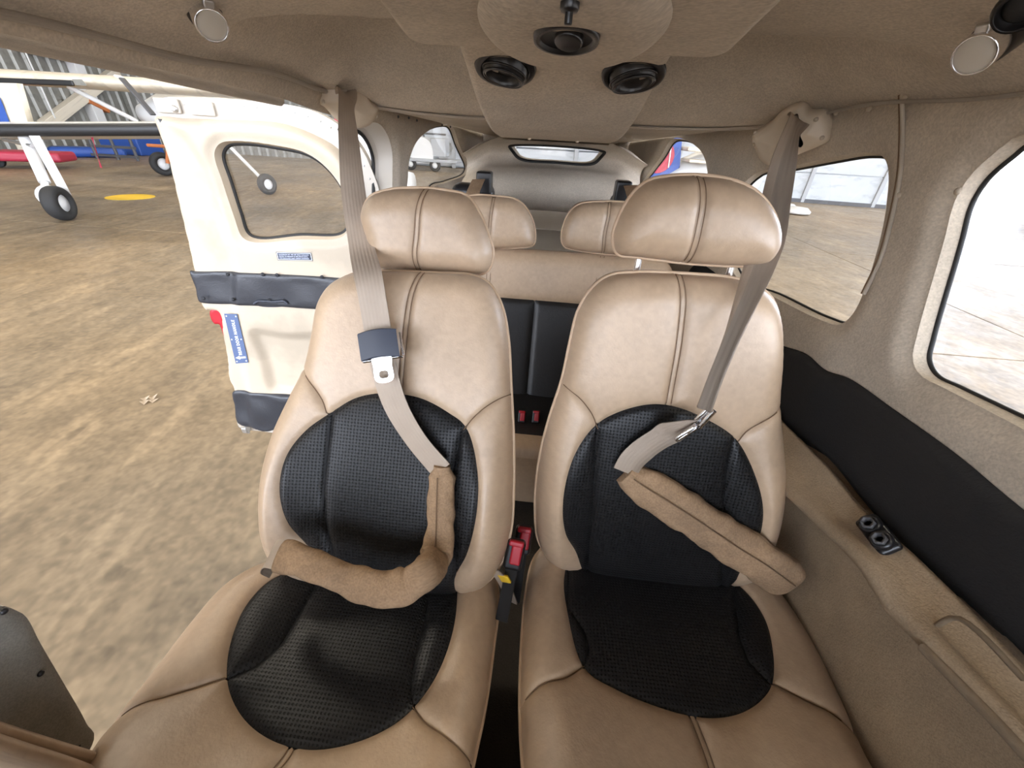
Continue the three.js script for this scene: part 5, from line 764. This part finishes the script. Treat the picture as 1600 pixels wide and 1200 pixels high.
// hangar steelwork on the far wall
{
  const beam = (name, lab, cat, mat, pts, w) => { const m = obj(name, boxBetween(pts[0], pts[1], w, w, 0.02), mat); return tag(m, lab, cat); };
  beam('wall_brace', 'pale diagonal steel brace crossing the corrugated wall', 'beam', M.offWhite, [[-24.3,1.069,-20.418],[-24.3,3.913,-25.934]], 0.42);
  beam('wall_column', 'white steel column on the corrugated wall between two braces', 'column', M.white, [[-24.35,4.2,-23.242],[-24.35,0.561,-23.233]], 0.5);
  beam('eave_beam', 'rusty orange beam high on the corrugated wall', 'beam', M.orange, [[-24.2,4.103,-20.901],[-24.2,3.965,-23.29]], 0.45);
  beam('short_rail', 'short rusty orange rail low on the corrugated wall', 'beam', M.orange, [[-24.2,2.225,-22.953],[-24.2,1.83,-23.855]], 0.3);
  beam('roof_brace', 'thin white brace dropping towards the open door', 'beam', M.white, [[-24.2,3.881,-27.151],[-24.2,3.078,-28.418]], 0.2);
  beam('hanging_cable', 'thin white cable with hooks hanging in front of the wall', 'cable', M.white, [[-24.1,3.934,-20.93],[-24.1,1.371,-20.862]], 0.06);
  const t = thing('storage_crate', 'large blue equipment crate against the corrugated wall', 'crate', [[-21.234,0,-21.484]][0]);
  const c = [[-21.234,0,-21.484]][0]; obj('body', rbox([c[0], 0.5, c[2]], [2.0, 1.0, 1.4], 0.05), M.blue, t); obj('lid', rbox([c[0], 1.06, c[2]], [2.1, 0.12, 1.5], 0.04), M.blue, t);
  const d = [[-21.851,0,-19.102]][0]; const s = thing('blue_tarpaulin', 'low blue covered pile along the foot of the wall', 'tarpaulin', d); obj('cover', rbox([d[0] + 0.9, 0.2, d[2] + 0.2], [2.6, 0.4, 1.0], 0.18, [0, 0.8, 0]), M.blue, s); obj('box', rbox([d[0] + 0.2, 0.3, d[2] + 1.9], [0.6, 0.6, 0.5], 0.03), M.offWhite, s);
  const r = [[-18.118,0,-14.337]][0]; const rt = thing('red_tow_cart', 'low red cart behind the gear leg', 'cart', r); obj('bed', rbox([r[0], 0.36, r[2]], [2.0, 0.3, 1.1], 0.1, [0, 0.4, 0]), M.red, rt); for (const k of [-0.8, 0.8]) obj('wheel', lathe([[0, -0.06], [0.2, -0.06], [0.2, 0.06], [0, 0.06]], [r[0] + k, 0.2, r[2] + 0.5], [0.4, 0, 1], 18), M.rubber, rt);
  const sp = [[-19.083,0,-18.389]][0]; const st = thing('work_stand', 'dark steel work stand in front of the blue crate', 'stand', sp); obj('rail', [boxBetween([sp[0] - 1.2, 0.5, sp[2]], [sp[0] + 1, 0.5, sp[2]], 0.1, 0.1), boxBetween([sp[0] - 1.2, 0.15, sp[2]], [sp[0] + 1, 0.15, sp[2]], 0.1, 0.1)], M.darkGrey, st); for (const k of [-1, 0, 0.9]) obj('upright', cyl([sp[0] + k, 0, sp[2]], [sp[0] + k, 1.2, sp[2]], 0.06), M.darkGrey, st);
  const y = [[-10.651,0,-10.155]][0]; tag(obj('floor_disc', lathe([[0, 0.012], [0.46, 0.012], [0.5, 0.004], [0.5, 0]], y, [0, 1, 0], 40), M.yellow), 'flat yellow disc marking on the hangar floor', 'floor marking');
  const l = [[-2.903,0,-2.229]][0]; const lf = thing('paper_scrap', 'crumpled pale paper scrap on the hangar floor', 'litter', l);
  for (let i = 0; i < 4; i++) { const a = i * 1.7, q = V3(l).add(V(0.035 * Math.cos(a), 0.012 + 0.008 * i, 0.03 * Math.sin(a))); obj('fold', fromArrays([q.x - 0.03, 0.002, q.z - 0.015, q.x + 0.03, 0.015 + 0.008 * i, q.z - 0.02, q.x + 0.02, 0.004, q.z + 0.03, q.x - 0.02, 0.025, q.z + 0.02], [0, 0, 1, 0, 1, 1, 0, 1], [0, 1, 2, 0, 2, 3]), M.paper, lf); }
}
{ // vehicle seen through the rear quarter window
  const p = [[-6.477,0,-22.881]][0], t = thing('utility_cart', 'white utility cart with grey rear box by the white hangar wall', 'cart', p), [x, , z] = p;
  const body = smooth2([[-1.3, 0.45], [-1.2, 1.0], [-0.8, 1.45], [-0.2, 1.5], [0.3, 1.3], [0.45, 0.9], [0.4, 0.5]], 60); obj('body', [panel(sdPoly(body), bounds(body), 0.08, (a, b) => V(x + a, b, z + 0.45)), ribbonBetween(body.map(([a, b]) => V(x + a, b, z + 0.45)), body.map(([a, b]) => V(x + a, b, z - 0.6)))], M.white, t);
  obj('rear_box', rbox([x + 0.72, 1.05, z], [0.75, 0.8, 0.9], 0.06), M.greyPaint, t); obj('deck', rbox([x + 0.2, 0.48, z + 0.05], [3.0, 0.14, 1.1], 0.03), M.greyPaint, t);
  for (const k of [-0.7, 0.55]) { wheel([x + k, 0.28, z + 0.5], 0.28, 0.18, [0, 0, 1], t); }
  obj('roof_frame', [cyl([x - 0.9, 1.4, z], [x - 0.9, 2.3, z], 0.05), cyl([x - 0.1, 1.4, z], [x - 0.1, 2.3, z], 0.05), cyl([x - 1.0, 1.62, z + 0.3], [x + 1.1, 1.62, z + 0.3], 0.04)], M.darkGrey, t);
}
{ // engine stand and white cowling beyond the gap behind the open door
  const t = thing('opened_engine', 'white aircraft nose with grey engine exposed, past the open door', 'aircraft', [-3.4, 0, -8]);
  const b = [[-3.451,1.41,-8]][0]; obj('nose_cowl', sweep([[-3.606,1.482,-8],[-3.504,1.527,-8],[-3.382,1.552,-8],[-3.244,1.197,-8],[-3.176,0.797,-8]].map(V3), Array(5).fill(V(0, 1, 0.3)), ellipse(0.12, 0.3, 18)), M.white, t);
  obj('lower_cowl', sweep([[-3.278,0.989,-7.6],[-3.121,1.029,-7.6],[-2.957,0.957,-7.6],[-2.5,0.881,-7.6]].map(V3), Array(4).fill(V(0, 1, 0)), ellipse(0.32, 0.4, 18)), M.white, t);
  const e = [[-3.37,1.55,-8.2]][0]; obj('engine_block', [rbox(e, [0.7, 0.4, 0.5], 0.08), cyl([e[0] - 0.3, e[1] + 0.1, e[2] + 0.2], [e[0] + 0.3, e[1] - 0.3, e[2] + 0.3], 0.06), cyl([e[0] + 0.3, e[1] + 0.2, e[2] + 0.25], [e[0] - 0.1, e[1] - 0.35, e[2] + 0.3], 0.05)], M.steel, t);
  obj('support_leg', [cyl([b[0] - 0.3, 0, -8], [b[0] - 0.3, b[1] - 0.2, -8], 0.06), cyl([b[0] + 0.6, 0, -7.8], [b[0] + 0.6, b[1] - 0.5, -7.8], 0.06)], M.greyPaint, t);
  const r = [[-3.993,1.733,-9]][0]; obj('red_panel', rbox(r, [0.7, 0.5, 0.1], 0.03), M.red, t);
}
{ // tail of an aircraft outside the far quarter window
  const t = thing('tail_fin', 'blue and white aircraft tail with a red roundel outside the far window', 'aircraft', [2.6, 0, -10]);
  const f = [[1.642,0.735,-9],[1.609,1.201,-9],[1.746,1.805,-9],[1.989,2.171,-9],[2.31,2.186,-9],[2.44,1.447,-9],[2.211,1.291,-9]], p = f.map(V3), q = p.map((v) => v.clone().add(V(0.05, 0, -0.12))); const n2 = p.map((v) => [v.x, v.y]);
  obj('fin', [panel(sdPoly(n2), bounds(n2), 0.05, (a, b) => V(a, b, -9)), panel(sdPoly(n2), bounds(n2), 0.05, (a, b) => V(a, b, -9.12)), ribbonBetween(p, p.map((v) => v.clone().add(V(0, 0, -0.12))))], M.blue, t);
  const rc = [[2.007,1.608,-8.985]][0]; obj('red_roundel', lathe([[0, 0.006], [0.27, 0.006], [0.28, 0]], rc, [0, 0, 1], 28), M.red, t);
  obj('white_stripe', boxBetween(...[[2.158,2.03,-8.97],[2.216,1.437,-8.97]], 0.05, 0.02, 0.005), M.white, t);
  const bd = [[1.862,0.942,-9.4],[2.445,1.238,-9.4],[3.147,1.461,-9.4],[4.007,1.508,-9.4]]; obj('tail_cone', sweep(bd.map(V3), Array(4).fill(V(0, 1, 0)), ellipse(0.36, 0.36, 22), (u) => [0.5 + 0.9 * u, 0.5 + 0.9 * u]), M.white, t);
  obj('tailplane', [boxBetween(...[[2.398,1.768,-8.9],[3.075,1.74,-8.9]], 0.6, 0.07, 0.03), boxBetween(...[[2.473,1.583,-8.9],[3.132,1.565,-8.9]], 0.6, 0.05, 0.02)], M.offWhite, t);
  obj('support', cyl([bd[2][0], 0, -9.4], [bd[2][0], bd[2][1], -9.4], 0.08), M.white, t);
}
{ // small things beyond the side windows
  const a = [[8.568,0,-16.29]][0], t = thing('wheel_chock', 'pair of white oval pads on the floor outside the side window', 'pad', a); for (const k of [0, 0.9]) obj('oval_pad', lathe([[0, 0.22], [0.3, 0.2], [0.42, 0.1], [0.4, 0.02], [0, 0]], [a[0] - 0.2, 0, a[2] + k], [0, 1, 0], 24), M.white, t);
  const b = [[17.352,0,-17.345]][0], s = thing('blue_vehicle', 'blue and white vehicle in the bright open hangar doorway', 'vehicle', b); obj('body', rbox([b[0] + 1.6, 0.8, b[2]], [2.8, 1.0, 1.5], 0.2, [0, 0.4, 0]), M.blue, s); obj('windscreen', rbox([b[0] + 1.7, 1.6, b[2]], [2.2, 0.7, 1.3], 0.2, [0, 0.4, 0]), M.greyPaint, s); for (const k of [0.6, 2.5]) obj('wheel', lathe([[0, -0.1], [0.3, -0.1], [0.33, 0], [0.3, 0.1], [0, 0.1]], [b[0] + k, 0.32, b[2] + 0.7], [0.4, 0, 1], 20), M.rubber, s);
}
renderer.render(scene, camera);
